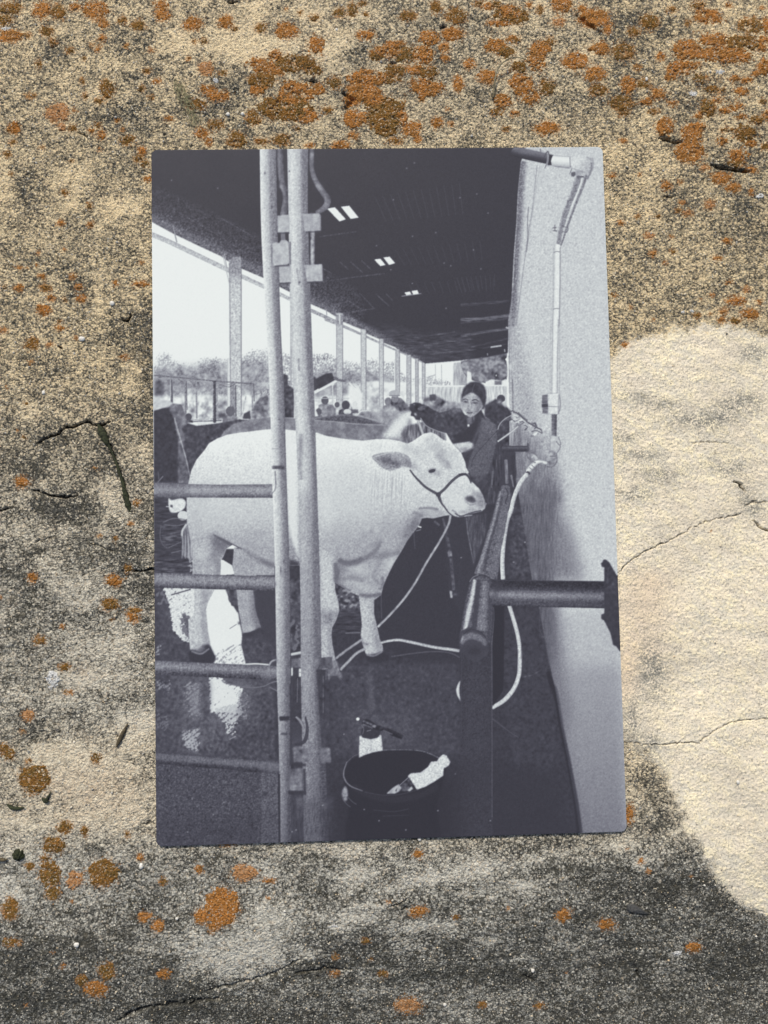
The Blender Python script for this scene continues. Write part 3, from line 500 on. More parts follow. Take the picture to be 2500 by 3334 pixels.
    poly('f 300,1620 520,1640 500,1700 340,1700', .05, PP); poly('f 370,1720 430,1660 490,1700 480,1800 350,1800', .3, PP, soft=3, tx=('n', .06))
    tube('f 490,990 492,1230', 36, .6, sm=False, tx=('v', .08)); poly('f 520,1100 560,1090 580,1230 500,1230', .4, tx=('v', .06)); tube('f 405,1262 658,1262', 58, [.05, .22, .07, .03], PP, sm=False); poly('f 645,1210 665,1210 665,1290 645,1290', .15)
    TP = 'printed_tap'
    tube('f 360,1190 500,1090 620,985', 18, [.3, .9, .6], TP); tube('f 360,1075 380,1020 430,970 500,930', 9, [.3, .85, .4], TP)
    for s, w, t in (('f 480,890 560,920 600,960 660,1010 700,1030 790,1080', 12, .22), ('f 500,900 520,950 560,960', 14, .75), ('f 540,960 600,940 640,990', 16, .5), ('f 490,1000 530,970 570,1010', 16, .85), ('f 560,1040 620,1000 640,980', 14, .35),
                    ('f 640,1010 650,1060 625,1075', 16, .75), ('f 650,1020 700,1050 740,1040', 14, .6), ('f 700,1030 720,1010 730,1050 715,1070', 12, .3), ('f 690,1140 720,1110 760,1090 790,1105', 20, .7), ('f 685,1145 710,1120', 22, .4), ('f 715,1130 740,1110', 16, .95), ('f 620,1080 640,1060', 10, .15), ('f 780,1070 795,1110', 8, .3), ('f 510,910 550,905', 10, .3)):
        tube(s, w, t, TP, a=.95)
    WP = 'printed_pipe'
    tube('c 520,100 640,125 900,182', [90, 104, 100], [.35, .22, .05, -.02], 'printed_dark_pipe'); poly('c 520,90 700,80 840,110 830,130 600,120', .4, a=.5, soft=6)
    poly('c 860,130 905,135 900,235 845,235', .02, 'printed_dark_pipe'); tube('c 830,110 855,100 850,150 845,200 820,262', 16, [.8, .3, .7], WP); tube('c 815,150 845,100 865,140', 8, .15)
    tube('c 895,188 1090,205', 108, [.88, .97, .95, .80, .62], WP, sm=False); tube('c 915,245 1060,262', 6, .45, sm=False); tube('c 1065,155 1068,250', 8, .35, sm=False); tube('c 1082,158 1085,255', 6, .4, sm=False)
    poly('c 1085,150 1230,140 1280,180 1275,260 1240,330 1180,345 1120,330 1130,270 1085,258', .86, WP, sm=True, soft=1, tx=('f', .03), grad=('c 1130,220 1270,290', .62)); tube('c 1085,262 1060,320', 7, .3); poly('c 1075,305 1120,295 1125,345 1080,345', .2, WP); poly('c 1120,285 1200,290 1190,345 1130,350', .62, WP, tx=('n', .05))
    tube('c 1275,210 1275,270 1235,370', 16, .35, a=.8)
    tube('c 1150,345 1105,480 1050,610 1000,760 970,880 945,1030', [80, 64, 60, 60, 54, 50], [.55, .45, .40, .5, .85], WP, tx=('f', .05)); tube('c 1225,330 1190,440 1110,640 1040,830 990,980 975,1020', [30, 28, 24, 22, 18, 10], [.45, .38, .5], WP, tx=('f', .05)); tube('c 1190,330 1155,450 1080,640', 10, .93)
    tube('c 1130,345 1200,345', 16, .25); tube('c 895,845 935,842', 9, .25); tube('c 917,815 918,870', 9, .3); tube('c 900,870 940,875', 10, .25); tube('c 1000,835 1045,842 1035,885 990,880', 8, .3)
    tube('c 940,1010 935,1400 925,1800', [60, 62, 62], [.90, .96, .97, .93, .62], WP, sm=False, tx=('f', .02)); tube('f 922,0 915,400 908,735', [60, 54, 52], [.55, .9, .97, .95, .78][::-1], WP, sm=False, tx=('f', .02)); tube('c 970,1030 968,1400 960,1800', 10, .42, a=.8, sm=False); tube('f 952,0 944,400 940,720', 7, .4, a=.6, sm=False); tube('f 965,0 962,900', 5, .6, sm=False)
    tube('c 905,1085 935,1075 968,1078', 7, .35); tube('c 895,1640 930,1632 965,1636', 7, .4)
    poly('f 850,800 870,730 955,722 965,830 945,860 940,925 870,925 865,870 840,850', .90, WP, soft=1, tx=('f', .03)); tube('f 850,848 965,852', 8, .55, sm=False); tube('f 955,730 950,925', 10, .5, a=.7); poly('f 800,745 845,735 848,830 845,915 805,915 790,830', .33, WP, tx=('h', .12)); poly('f 795,830 850,828 850,855 795,855', .12)
    tube('f 912,928 908,1142', 52, [.50, .42, .28, .18][::-1], WP, sm=False, tx=('f', .03), grad=('f 900,1142 900,930', .6)); poly('f 875,1140 945,1145 945,1170 960,1190 965,1250 935,1255 925,1290 870,1290 878,1200', .72, WP, sm=True, tx=('n', .06)); tube('f 930,1190 965,1230', 12, .4)
    poly('f 862,1290 922,1290 930,1380 900,1425 850,1432 820,1425 830,1390 870,1370', .60, WP, sm=True, soft=1, tx=('n', .08), grad=('f 860,1300 900,1430', .35)); tube('f 870,1335 925,1335', 9, .3); tube('f 825,1385 820,1455', 8, .25)
    poly('f 640,1310 680,1290 740,1330 760,1370 700,1370 650,1350', .48, WP, soft=2, tx=('n', .1)); tube('f 720,1340 745,1375', 34, [.4, .8, .5], WP); tube('f 832,1400 780,1385 735,1395 690,1440 660,1475', [36, 40, 46, 56, 58], [.45, .88, .95, .55], WP, tx=('n', .05)); tube('f 640,1520 665,1490', 40, .12, WP); tube('f 668,1445 700,1470', 8, .35); tube('f 690,1420 720,1448', 8, .35)
    tube('f 648,1508 590,1580 545,1670 510,1770 490,1860 i 450,290 415,520 405,700 412,862', [44, 44, 42, 40, 42, 42, 42, 42, 42], [.92, .86, .80, .5][::-1], HS, tx=('f', .04))
    tube('i 470,1105 505,1220 545,1360 568,1480 576,1580 572,1740 l 562,130 525,230 465,315 400,375 305,432', [38, 38, 38, 38, 40, 40, 40, 42, 44, 42, 38], [.55, .86, .82, .72], HS, tx=('f', .04)); tube('i 590,1500 588,1640', 6, .3)
    # --- the dark handrail with its bracket
    poly('i 372,40 400,-60 480,-60 478,60 460,220 430,400 395,560 370,760 355,862 250,855 130,800 200,620 250,440 300,280', .26, PP, soft=1, tx=('f', .05)); tube('i 385,0 320,280 235,560 165,790', [26, 40, 46, 50], [.25, .55, .45, .2], a=.75, tx=('f', .05)); tube('i 405,60 345,300 270,560 225,780', [16, 22, 26, 30], .10, a=.75, soft=4); tube('i 440,100 395,350 340,640 320,800', [30, 40, 50, 60], .36, a=.5, soft=8, tx=('f', .04)); tube('f 430,1640 460,1700 430,1800', 14, .1)
    poly('i 160,1000 315,1000 315,2000 h 1550,2000 1548,1500 1545,1440 1560,1360 i 60,960', .05, PP, soft=1)
    poly('i 85,900 120,845 200,815 270,835 325,900 320,1100 310,1300 290,1480 h 1545,1460 1560,1350 i 40,1100', .18, PP, soft=1, tx=('f', .04)); tube('i 135,865 105,1040 70,1200 40,1350', [40, 56, 62, 50], [.25, .85, .80, .25], a=.95, tx=('f', .05)); tube('i 175,860 155,1060 130,1340', [34, 44, 50], .09, a=.85, soft=4); tube('i 235,880 220,1100 200,1350', [50, 70, 80], .40, a=.8, soft=10, tx=('f', .05)); tube('i 300,900 285,1200 280,1450', 40, .10, a=.7, soft=6)
    tube('i 80,905 110,850 190,815 265,835 325,910', 12, .06); tube('i 85,880 120,835 170,815', 8, .55, a=.7)
    poly('h 1545,1450 1560,1380 1600,1345 i 90,1330 200,1370 255,1440 270,1560 240,1640 140,1670 20,1640 h 1555,1600', .10, PP, sm=True, soft=1); tube('i 5,1430 50,1370 110,1345 200,1380 245,1430', 8, .04); tube('i 10,1480 40,1430 110,1410 200,1440 240,1495', [30, 50, 60, 50, 30], .42, a=.75, soft=8, tx=('f', .05)); blob('i 12,1440', 10, 40, .72, .7, rot=20); blob('i 130,1560', 110, 60, .01, .8); blob('h 1575,1440', 12, 50, .5, .6)
    poly('h 1550,1560 1600,1600 i 140,1680 260,1600 290,1500 308,1500 308,1810 l 308,1850 0,1850 k 1560,1850 1555,0', .05, PP, soft=1, tx=('f', .01)); tube('i 300,1460 303,1800 l 305,1500', 7, .24, a=.8, sm=False); tube('i 5,1560 l 5,700', 5, .12, a=.8, sm=False); poly('i 60,1700 250,1700 l 250,900 30,900', .09, a=.6, soft=14, tx=('f', .02))
    poly('i 312,1105 425,1105 420,1800 l 410,270 312,420', -.02, PP, soft=1); tube('i 318,1130 322,1250 300,1500', 6, .35, a=.7)
    tube('i 310,985 800,998 1410,1008', [256, 260, 266], [.03, .16, .14, .22, .40, .46, .30, .12, .04, .0, .0, -.01][::-1], PP, sm=False, tx=('f', .03), grad=('i 900,1000 1400,1000', .75)); tube('i 320,866 1400,878', 8, .12, a=.8, sm=False)
    poly('i 310,860 360,860 420,960 350,1000 330,1110 310,1110', .08, a=.7, soft=8)
    poly('i 1370,700 1385,690 1390,670 1412,662 1450,690 1525,820 1600,820 1600,1560 1550,1560 1520,1515 1488,1500 1460,1380 1400,1262 1372,1245 1370,1205 1402,1190 1402,742 1375,735', .05, 'printed_bracket', soft=1, tx=('n', .015)); poly('i 1430,880 1525,850 1530,1000 1430,1000', .13, a=.7, soft=8, tx=('n', .05)); tube('i 1440,740 1430,900', 14, .14, a=.7)
    # crescent of hose left of the rail post
    poly('k 1556,163 1530,205 1514,260 1525,310 1558,375 1545,290 1545,240', .88, HS, soft=1)
    # more modelling of the head, legs and wall fittings
    blob('e 1290,1230', 90, 50, .66, .6, rot=-20, **cl); blob('e 1380,1290', 70, 40, .58, .6, rot=35, **cl); blob('e 1200,1330', 60, 60, .74, .4, **cl); tube('e 1330,1330 1400,1400 1450,1450', 60, .5, a=.45, soft=12, **cl); blob('e 1480,1330', 50, 60, .72, .5, rot=40, **cl)
    blob('e 1240,1600', 90, 60, .72, .5, rot=40, **cl); blob('e 1180,1530', 40, 60, .70, .5, rot=-30, **cl); blob('e 1450,1650', 60, 40, .86, .5, rot=-40, **cl); blob('e 1500,1640 f 90,1600', 70, 26, .9, .4, rot=40, **cl)
    blob('e 1130,1450', 60, 30, .62, .5, rot=30, **cl); tube('e 1100,1240 1200,1170 1270,1130', 24, .95, a=.4, soft=8, **cl); poly('e 960,1190 1060,1215 1080,1300 1000,1310', .62, a=.5, soft=8, **cl)
    poly('i 60,60 110,45 150,85 150,110 100,108 60,95', .10, a=.85, soft=3, **cl); tube('i 50,100 90,130 150,120', 12, .35, a=.6, soft=3, **cl); poly('i 170,10 215,10 250,115 235,165 170,190', .38, a=.6, soft=8, tx=('f', .05), **cl); blob('i 20,120', 60, 50, .86, .6, **cl); tube('i -60,215 0,238 60,222 140,196 200,186', 12, .12, a=.8); blob('i 20,200', 50, 20, .5, .6, **cl)
    poly('h 300,300 700,250 1000,200 1100,300 960,600 800,900 560,1000 330,880 300,600', .62, a=.35, soft=26, **cl); blob('h 640,780', 90, 60, .7, .5, rot=-20, **cl); tube('h 840,560 760,700 700,820', 40, .45, a=.5, soft=14, **cl); tube('h 540,560 600,460 700,380', 50, .55, a=.4, soft=14, **cl); blob('h 420,760 500,690', 50, 40, .3, .5, **cl)
    poly('g 1060,900 1240,820 1260,1500 1100,1450 1120,1340 1050,1150', .07, FL, soft=7, a=.95); poly('g 1000,960 1035,960 1060,1120 1110,1260 1120,1400 1060,1400 1010,1200', .30, a=.7, soft=8, **cl); blob('g 1010,1340', 50, 30, .74, .6, **cl); tube('g 930,1395 1000,1400 1090,1345 1130,1380', 34, .05, a=.85, soft=7)
    poly('g 400,1560 450,1545 560,1580 600,1500 640,1570 665,1625 640,1680 480,1690 420,1650', .05, 'printed_hoof', soft=3, a=.95); poly('g 455,1480 560,1500 540,1560 470,1560', .55, a=.6, soft=7)
    poly('h 620,1590 700,1605 800,1560 880,1600 850,1650 740,1670 650,1650', .04, 'printed_hoof', soft=3)
    # folds of the shoulder, brisket and flank
    tube('h 365,670 440,700 520,695 600,655', [40, 56, 56, 44], .26, a=.8, soft=8, **cl); tube('h 600,660 680,620 740,560 775,490', [40, 46, 40, 26], .36, a=.7, soft=8, **cl); tube('h 660,650 760,640 860,625 960,590', [30, 44, 44, 30], .40, a=.65, soft=8, **cl)
    tube('h 330,700 345,790 345,880', [40, 56, 50], .24, a=.8, soft=8, **cl); tube('h 345,880 430,850 520,850 600,870', 40, .40, a=.6, soft=8, **cl); blob('h 560,760', 110, 50, .76, .7, rot=10, **cl); blob('h 880,690', 50, 90, .82, .7, rot=32, **cl); blob('h 590,930', 150, 46, .72, .6, rot=22, **cl)
    poly('h 1095,255 1190,235 1150,350 1060,470 980,590 930,620 1000,430', .30, a=.6, soft=12, **cl); tube('h 790,830 800,900 770,960', 30, .34, a=.7, soft=6, **cl); tube('h 570,1010 650,1025 780,1005', 34, .26, a=.7, soft=6, **cl); tube('h 480,975 400,925 335,885', 26, .30, a=.7, soft=6, **cl)
    blob('g 700,500', 70, 60, .30, .7, rot=30, **cl); tube('g 640,420 720,465 820,520 890,552', [10, 24, 30, 20], .16, a=.8, soft=4, **cl); tube('g 940,565 1050,640 1180,705 1240,720', [30, 50, 60, 50], .38, a=.7, soft=10, **cl); poly('g 440,560 560,540 600,600 560,660 450,650', .88, a=.4, soft=10, **cl); tube('g 640,600 690,720 690,815', 60, .42, a=.65, soft=10, **cl)
    blob('h 330,500', 60, 120, .62, .4, **cl); blob('h 620,330', 120, 60, .70, .4, rot=-30, **cl); tube('h 880,200 820,330 780,460', 50, .58, a=.4, soft=14, **cl)
    poly('g 400,1575 450,1555 520,1590 590,1540 625,1560 665,1625 645,1675 480,1690 415,1650', .03, 'printed_hoof', soft=2); tube('g 430,1560 520,1585 600,1535', 14, .85, a=.5, soft=4)
    poly('h 625,1600 700,1612 790,1570 860,1600 850,1650 740,1668 650,1655', .02, 'printed_hoof', soft=2); tube('h 640,1595 710,1605 790,1565', 12, .86, a=.5, soft=4)
    blob('j 450,330 470,450', 60, 90, .40, .5, clip=FL); tube('k 660,90 690,430', 60, .20, a=.5, soft=12, clip=FL)
    # the wall in shade beside the handrail
    poly('f 620,1400 900,1380 980,1600 1000,1800 560,1800', .34, a=.6, soft=20, clip=WL, tx=('v', .04)); poly('i 560,-60 900,-60 1040,300 1080,600 1120,870 700,870', .27, a=.65, soft=26, clip=WL, tx=('v', .03)); poly('i 770,1140 960,1140 1010,1500 1040,2000 l 1080,400 1040,800 i 860,1800', .26, a=.6, soft=22, clip=WL)
    # outlines of the fittings, which stand pale against the pale wall
    tube('f 838,850 842,925', 6, .5, a=.8); tube('f 848,720 955,718', 6, .55, a=.8); tube('f 965,735 972,850 950,925', 10, .42, a=.8); tube('f 868,925 942,925', 7, .4, a=.8); tube('f 950,1145 972,1200 965,1260 940,1300', 10, .38, a=.8); tube('f 872,1145 870,1290', 6, .45, a=.8); tube('f 935,1300 935,1390 895,1435 840,1438', 10, .25, a=.8)
    poly('f 795,742 848,732 852,918 798,918', .28, WP, soft=1, tx=('h', .08)); tube('f 795,800 850,795', 7, .5, a=.7); poly('f 793,830 852,826 852,856 793,858', .08)
    tube('f 745,1335 700,1300 650,1310 660,1360 730,1400', 12, .35, a=.9); tube('f 690,1350 720,1330 750,1360', 12, .8, a=.8); tube('f 640,1300 690,1280', 10, .3, a=.8); tube('f 750,1372 830,1378', 7, .4, a=.7); tube('f 755,1420 825,1435', 8, .35, a=.8)
    for q_ in ('f 500,885 545,915 590,950', 'f 560,905 600,950 650,985', 'f 610,975 660,1005 700,1030', 'f 690,1010 730,1015 740,1050', 'f 700,1035 745,1060 785,1070', 'f 540,985 580,1000 620,990', 'f 620,1030 650,1050 630,1082', 'f 690,1095 740,1085 792,1112', 'f 480,960 530,1000'): tube(q_, 9, .16, a=.85)
    for q_ in ('f 515,930 560,945', 'f 585,965 630,1000', 'f 660,1025 690,1045', 'f 700,1125 750,1100', 'f 530,1010 600,975'): tube(q_, 12, .93, a=.85)
    tube('c 1285,160 1290,250 1260,330', 14, .45, a=.7, soft=4); tube('c 1090,262 1200,300', 10, .5, a=.7, soft=3); tube('c 1230,150 1280,185', 8, .55, a=.7); tube('c 900,138 1080,150', 6, .55, a=.8, sm=False); tube('c 905,240 1060,258', 9, .45, a=.8, sm=False)
    tube('f 878,0 870,400 872,730', 5, .55, a=.6, sm=False); tube('c 902,1030 896,1800', 5, .55, a=.6, sm=False)
    # --- gate
    GT = 'printed_gate'
    poly('j 60,960 1290,1080 1290,1900 60,1900', .13, GT, soft=1, tx=('f', .045)); poly('j 60,1500 1290,1500 1290,1900 60,1900', .07, a=.6, soft=24, tx=('f', .03), clip=GT); poly('j 1112,1060 1275,1090 1285,1900 1115,1900', .20, GT, tx=('f', .05)); poly('j 1112,1400 1275,1400 1285,1900 1115,1900', .13, a=.6, soft=14, clip=GT, tx=('f', .03)); blob('j 1150,1275', 34, 30, .03, .9); blob('j 1300,700', 20, 20, .1, .5)
    for s, w, pf, tm in (('d 55,1668 700,1676 1222,1674', [140, 128, 134], [.30, .42, .55, .50, .30, .10], .06), ('g 55,864 700,885 1250,898', [146, 142, 140], [.25, .42, .50, .42, .24, .08], .07), ('j 55,38 700,68 1280,95', [138, 136, 140], [.24, .38, .46, .30, .14, .04], .07), ('j 55,918 700,968 1290,1020', [118, 118, 124], [.10, .24, .30, .22, .06, .02], .05)):
        tube(s, w, pf[::-1] if False else pf, GT, tx=('p', tm*.8), sm=False)
    poly('d 395,1615 660,1605 660,1740 395,1740', .62, a=.35, soft=12, tx=('m', .06)); poly('d 55,1600 390,1600 390,1740 55,1740', .3, a=.35, soft=6); poly('j 1110,960 1290,980 1290,1080 1110,1060', .32, a=.6, soft=8, tx=('m', .08)); poly('j 1100,60 1270,70 1270,150 1100,140', .45, a=.5, soft=8, tx=('m', .06))
    # space between the two posts
    poly('a 1256,40 1365,40 1372,400 1385,720 1265,720 1258,300', .03, None); poly('a 1262,890 1385,890 1390,1210 1380,970 1262,980', .02, None)
    HG = 'printed_hinge'
    tube('a 1295,60 1300,260 1315,410 1350,520 1345,620 1325,725', [60, 62, 60, 62, 66, 66], [.06, .20, .34, .25], HG, tx=('m', .06)); tube('a 1285,110 1290,380', 12, .4, a=.6); blob('a 1305,440', 22, 26, .62, .7)
    tube('b 105,60 105,270 150,400 215,500 258,570 235,640 150,700', [44, 46, 54, 60, 64, 60, 44], [.14, .32, .36, .20], HG, tx=('m', .07)); blob('b 175,440', 30, 40, .66, .7, rot=-45); blob('b 110,200', 14, 50, .45, .5)
    tube('a 1320,890 1325,975', 44, .35, HG, sm=False); tube('b 112,870 108,1210', 46, [.25, .50, .45, .18], HG, sm=False, tx=('m', .09)); tube('b 108,930 106,1200', 24, .74, a=.7, sm=False, tx=('m', .14))
    poly('j 1385,-700 1500,-700 1540,1850 1400,1850', .07, None, soft=1, tx=('m', .03)); poly('g 1390,860 1500,860 1500,1540 1400,1540', .13, a=.8, soft=2, tx=('m', .09)); poly('g 1400,1250 1480,1250 1480,1560 1420,1560', .3, soft=3, thr=('n', .9, .8))
    tube('g 1402,1592 1506,1572', 28, [.7, .85, .5], HS, sm=False); poly('g 1405,1640 1500,1620 1510,1720 1405,1720', .30, HG, tx=('m', .09)); poly('j 1405,42 1418,42 1418,120 1405,120', .97); poly('j 1480,52 1510,52 1510,130 1478,130', .96); tube('j 1480,85 1510,85', 6, .3)
    # left post, right post
    P1 = 'printed_gate_post'
    tube('a 1174,20 1190,900 1230,1800 d 1262,700 1285,1500 g 1305,400 1318,900 1328,1800 j 1338,700 1344,1300 1348,1900', [160, 160, 140, 140, 142, 142, 143, 134, 118, 112, 110], [.26, .44, .60, .74, .86, .95], P1, tx=('p', .035), grad=('g 1300,300 j 1340,1700', .42))
    tube('a 1205,20 1225,900 1262,1800 d 1290,700 1315,1500 g 1340,400 1355,900 1368,1800 j 1375,700 1380,1900', [50, 50, 44, 44, 44, 44, 44, 40, 36, 34], .36, a=.55, soft=9, clip=P1, tx=('p', .035), grad=('g 1300,200 j 1340,1500', .45))
    tube('a 1465,20 1470,700 1498,1800 d 1535,900 1560,1560 g 1580,600 1592,1200 h 100,1790 k 130,1100 150,1900', [206, 190, 204, 196, 186, 192, 196, 206, 230, 240], [.34, .50, .66, .78, .86, .74], P1, tx=('p', .04), grad=('g 1500,0 k 130,1700', .36))
    tube('a 1530,20 1535,700 1570,1800 d 1610,900 1640,1560 h 140,600 150,1200 165,1790 k 230,1100 250,1900', [66, 60, 60, 56, 56, 60, 64, 70, 90, 90], .30, a=.65, soft=10, clip=P1, tx=('p', .03), grad=('g 1500,0 k 130,1500', .35))
    tube('d 1620,300 1660,1500', 40, .45, a=.5, soft=8, clip=P1); tube('d 1500,1120 1490,1400 1500,1560', 40, .34, a=.5, soft=9, clip=P1, tx=('m', .12)); tube('d 1475,380 1480,500', 18, .4, a=.6, soft=4, clip=P1, tx=('m', .1)); tube('a 1455,1240 1480,1400', 14, .4, a=.5, clip=P1, tx=('m', .1)); poly('g 1480,0 1659,0 h 200,1600 g 1500,1800', .40, a=.35, soft=12, clip=P1, tx=('p', .035))
    for s, rx, ry in (('a 1145,310', 10, 22), ('a 1210,510', 8, 14), ('a 1213,635', 9, 26), ('a 1232,690', 7, 16), ('a 1385,290', 9, 12), ('a 1487,1375', 11, 14), ('d 1285,975', 14, 10), ('g 1300,770', 9, 60), ('g 1330,680', 10, 20), ('a 1185,1240', 7, 7)): blob(s, rx, ry, .12, .8)
    tube('d 1215,1262 1335,1262', 8, .4, a=.7); poly('d 1215,1430 1335,1425 1340,1465 1220,1460', .16, P1, tx=('p', .035)); blob('d 1225,1440', 14, 12, .6, .7); tube('d 1245,1480 1250,1640 1215,1700', 12, .2, a=.7, tx=('m', .1)); tube('d 1330,1480 1340,1620', 10, .35, a=.6); blob('g 1245,900 1250,1640', 18, 40, .2, .6)
    poly('j 1285,518 1390,515 1385,555 1290,562', .03, P1); poly('j 1300,680 1370,675 1368,700 1300,700', .08, a=.8); tube('j 1392,200 1400,560 1395,1000', [16, 20, 20], .04, a=.7, soft=3); tube('j 1283,1080 1288,1800', 22, .0, a=.9, sm=False)
    # hinge plates
    for s, t in (('a 1268,728 1385,716 1386,888 1272,892', .66), ('b 15,712 175,703 192,722 192,872 40,882 30,860', .62), ('a 1218,1000 1262,985 1265,995 1290,992 1300,968 1355,966 1378,985 1388,1190 1360,1205 1235,1214 1222,1180', .72), ('a 1282,1214 1398,1206 1402,1376 1290,1382', .68), ('b 30,1208 205,1200 212,1366 60,1372', .66)):
        poly(s, t, HG, soft=1, tx=('m', .04))
    for s in ('a 1265,898 1385,893', 'a 1245,1220 1385,1212', 'a 1290,1388 1400,1382', 'b 60,1378 212,1372', 'b 45,886 192,882', 'a 1392,980 1392,1200'): tube(s, 14, .08, a=.75, soft=4, sm=False)
    tube('a 1215,1030 1212,1180', 8, .2, a=.7); tube('b 185,725 190,870', 12, .42, a=.6, soft=3); tube('b 205,1210 210,1360', 10, .4, a=.6)
    blob('a 1462,640', 40, 90, .70, .5); tube('a 1600,700 1600,870', 30, .5, a=.4, soft=5)
    # lower hinge hardware
    poly('h 168,1625 305,1615 312,1722 170,1735', .24, HG, soft=1, tx=('m', .06)); poly('h 130,1640 170,1620 172,1700 130,1720', .5, a=.6, soft=3); poly('h 150,1740 260,1735 k 275,500 275,780 250,820 200,820 180,500 150,60', .07, HG, soft=2, tx=('m', .03)); tube('k 215,120 215,480', 10, .3, a=.7, tx=('m', .1)); tube('k 245,60 240,160', 12, .3, a=.6)
    poly('j 1425,815 1560,812 1575,960 1430,965', .32, HG, soft=2, tx=('m', .08)); poly('k 180,825 285,822 292,965 195,972', .32, HG, soft=2, tx=('m', .08)); poly('j 1385,1030 1510,1025 1515,1240 1385,1245', .28, HG, soft=2, tx=('m', .07)); tube('j 1410,985 1545,990', 30, .03, a=.8, soft=4); tube('j 1375,1262 1545,1265', 40, .02, a=.85, soft=5); tube('j 1530,1030 1535,1260', 26, .03, a=.8, soft=4)
    tube('j 1430,100 1425,560 1440,700', [26, 30, 40], .05, a=.8); tube('j 1465,140 1460,380', 8, .4, a=.7); tube('j 1450,520 1490,560 1530,640', [20, 30, 20], [.2, .6, .3], HG, a=.9); tube('j 1540,520 1560,640 1530,760 1440,790', [16, 30, 36, 24], .04, a=.85); poly('j 1430,700 1500,700 1500,780 1440,770', .16, a=.7, soft=3); poly('j 1400,560 1500,600 1490,760 1400,760', .1, a=.6, soft=4)
    poly('j 1370,1300 1659,1300 k 300,1300 300,1850 j 1400,1850', .12, a=.45, soft=14, tx=('v', .05)); poly('k 180,1310 320,1310 310,1430 220,1440', .2, a=.6, soft=7, tx=('m', .05)); poly('j 1450,1310 1540,1310 1540,1400 1460,1400', .24, a=.6, soft=6, tx=('m', .05))
    # --- spray bottle, bucket, white bottle
    BK = 'printed_bucket'
    poly('k 330,1150 1550,1050 1560,1900 320,1900', .0, a=.95, soft=34); poly('l 0,900 900,1100 1180,1900 0,1900', .02, a=.8, soft=30, clip=FL)
    poly('k 415,1090 480,950 620,880 900,845 1150,850 1340,920 1420,1000 1400,1100 1330,1400 1300,1800 500,1800 470,1400 430,1200', -.02, BK, sm=True, soft=2); tube('k 500,1200 680,1290 900,1330 1150,1290 1330,1200', 60, .015, a=.8, soft=8)
    tube('k 445,960 415,1060 425,1130 480,1195 600,1245', [8, 14, 16, 13, 8], [.15, .5, .2], a=.9); tube('k 440,970 520,900 640,862 800,846 1000,842 1150,850 1250,878 1345,922', [6, 5, 6, 7, 7, 8, 10, 10], .34, a=.75, tx=('f', .08)); tube('k 620,1255 780,1283 950,1280 1150,1230', 6, .12, a=.8)
    poly('k 405,1240 435,1200 455,1260 450,1320 430,1345 400,1290', .50, BK, sm=True, tx=('f', .06), soft=2); tube('k 405,1320 440,1370 480,1400', 6, .3, a=.8); tube('k 460,1310 500,1350 540,1375', 5, .3, a=.8); tube('k 700,1430 900,1445 1050,1420', 5, .10); tube('k 800,1490 1050,1480', 5, .08)
    SB = 'printed_spray_bottle'
    poly('k 480,440 1100,480 1100,800 480,800', .17, a=.7, soft=24, clip=FL, tx=('n', .02))
    poly('k 570,712 588,702 600,725 680,742 750,725 768,698 782,702 798,850 700,868 620,895 566,922', .84, SB, soft=1, tx=('f', .07)); poly('k 590,640 640,600 740,620 790,640 765,700 740,725 680,738 600,722 585,690', .03, SB, soft=1); tube('k 600,560 660,580 730,620 800,640 900,680 985,720', [50, 56, 50, 44, 56, 40], [.02, .0, -.06, -.08], SB, tx=('n', .03)); tube('k 590,560 650,580 725,612', 20, .42, a=.55, tx=('n', .15)); tube('k 800,650 890,690', 12, .25, a=.8); blob('k 700,520', 260, 170, .20, .0); tube('k 560,545 600,560', [30, 44], .1, SB); blob('k 553,542', 16, 15, .97, hard=1, name=SB)
    for k in range(6): tube('k %d,%d %d,%d' % (605+k*16, 585+k*6, 612+k*16, 605+k*6), 6, .45, a=.8, sm=False)
    poly('k 690,610 735,605 725,630 700,625', .5, a=.8); tube('k 590,600 610,640 600,690', 6, .35); tube('k 640,660 680,650', 7, .4); tube('k 790,655 870,690', 9, .2, a=.8)
    WB = 'printed_white_bottle'
    poly('k 1345,925 1388,888 1420,900 1458,962 1440,998 1392,1028 1388,1095 1300,1155 1210,1205 1130,1232 1090,1165 1042,1100 1072,1074 1168,1066 1240,1012 1268,962 1330,955', .86, WB, soft=1, tx=('f', .06)); poly('k 1050,1110 1120,1225 1020,1250 960,1240 980,1190', .10, WB, tx=('m', .10)); poly('k 835,1272 900,1210 955,1180 980,1220 960,1250 915,1272', .60, WB, tx=('m', .12), soft=1); poly('k 1040,1240 1080,1200 1092,1225 1060,1250', .75); tube('k 960,1190 1050,1110', 7, .45); poly('k 920,1240 940,1215 930,1262', .05)
    # wear: light specks and nicks of the print surface
    for s in ('k 1335,1437', 'j 390,1645', 'j 435,1322', 'j 745,1355', 'j 640,1478', 'j 1410,1642', 'j 1450,1625', 'k 210,1385', 'k 615,1425', 'k 760,1535', 'k 1022,1625', 'l 287,1535', 'k 418,690', 'h 1562,645'): blob(s, 8, 7, .8, .8)
draw_print()
np.clip(T, -.05, 1.0, out=T)
# film grain, strongest in the middle tones
_g = N1*0.38+prng.standard_normal((RH, RW)).astype(np.float32)*0.8
T += _g*(0.012+0.19*np.clip(T, 0, 1)*np.clip(1.02-T, 0, 1))
TONES = np.array([[-.1, .020, .020, .026], [0.0, .038, .037, .047], [.12, .068, .068, .086], [.35, .165, .168, .196], [.6, .34, .355, .38], [.8, .53, .565, .56], [1.0, .755, .795, .755], [1.2, .79, .82, .78]])
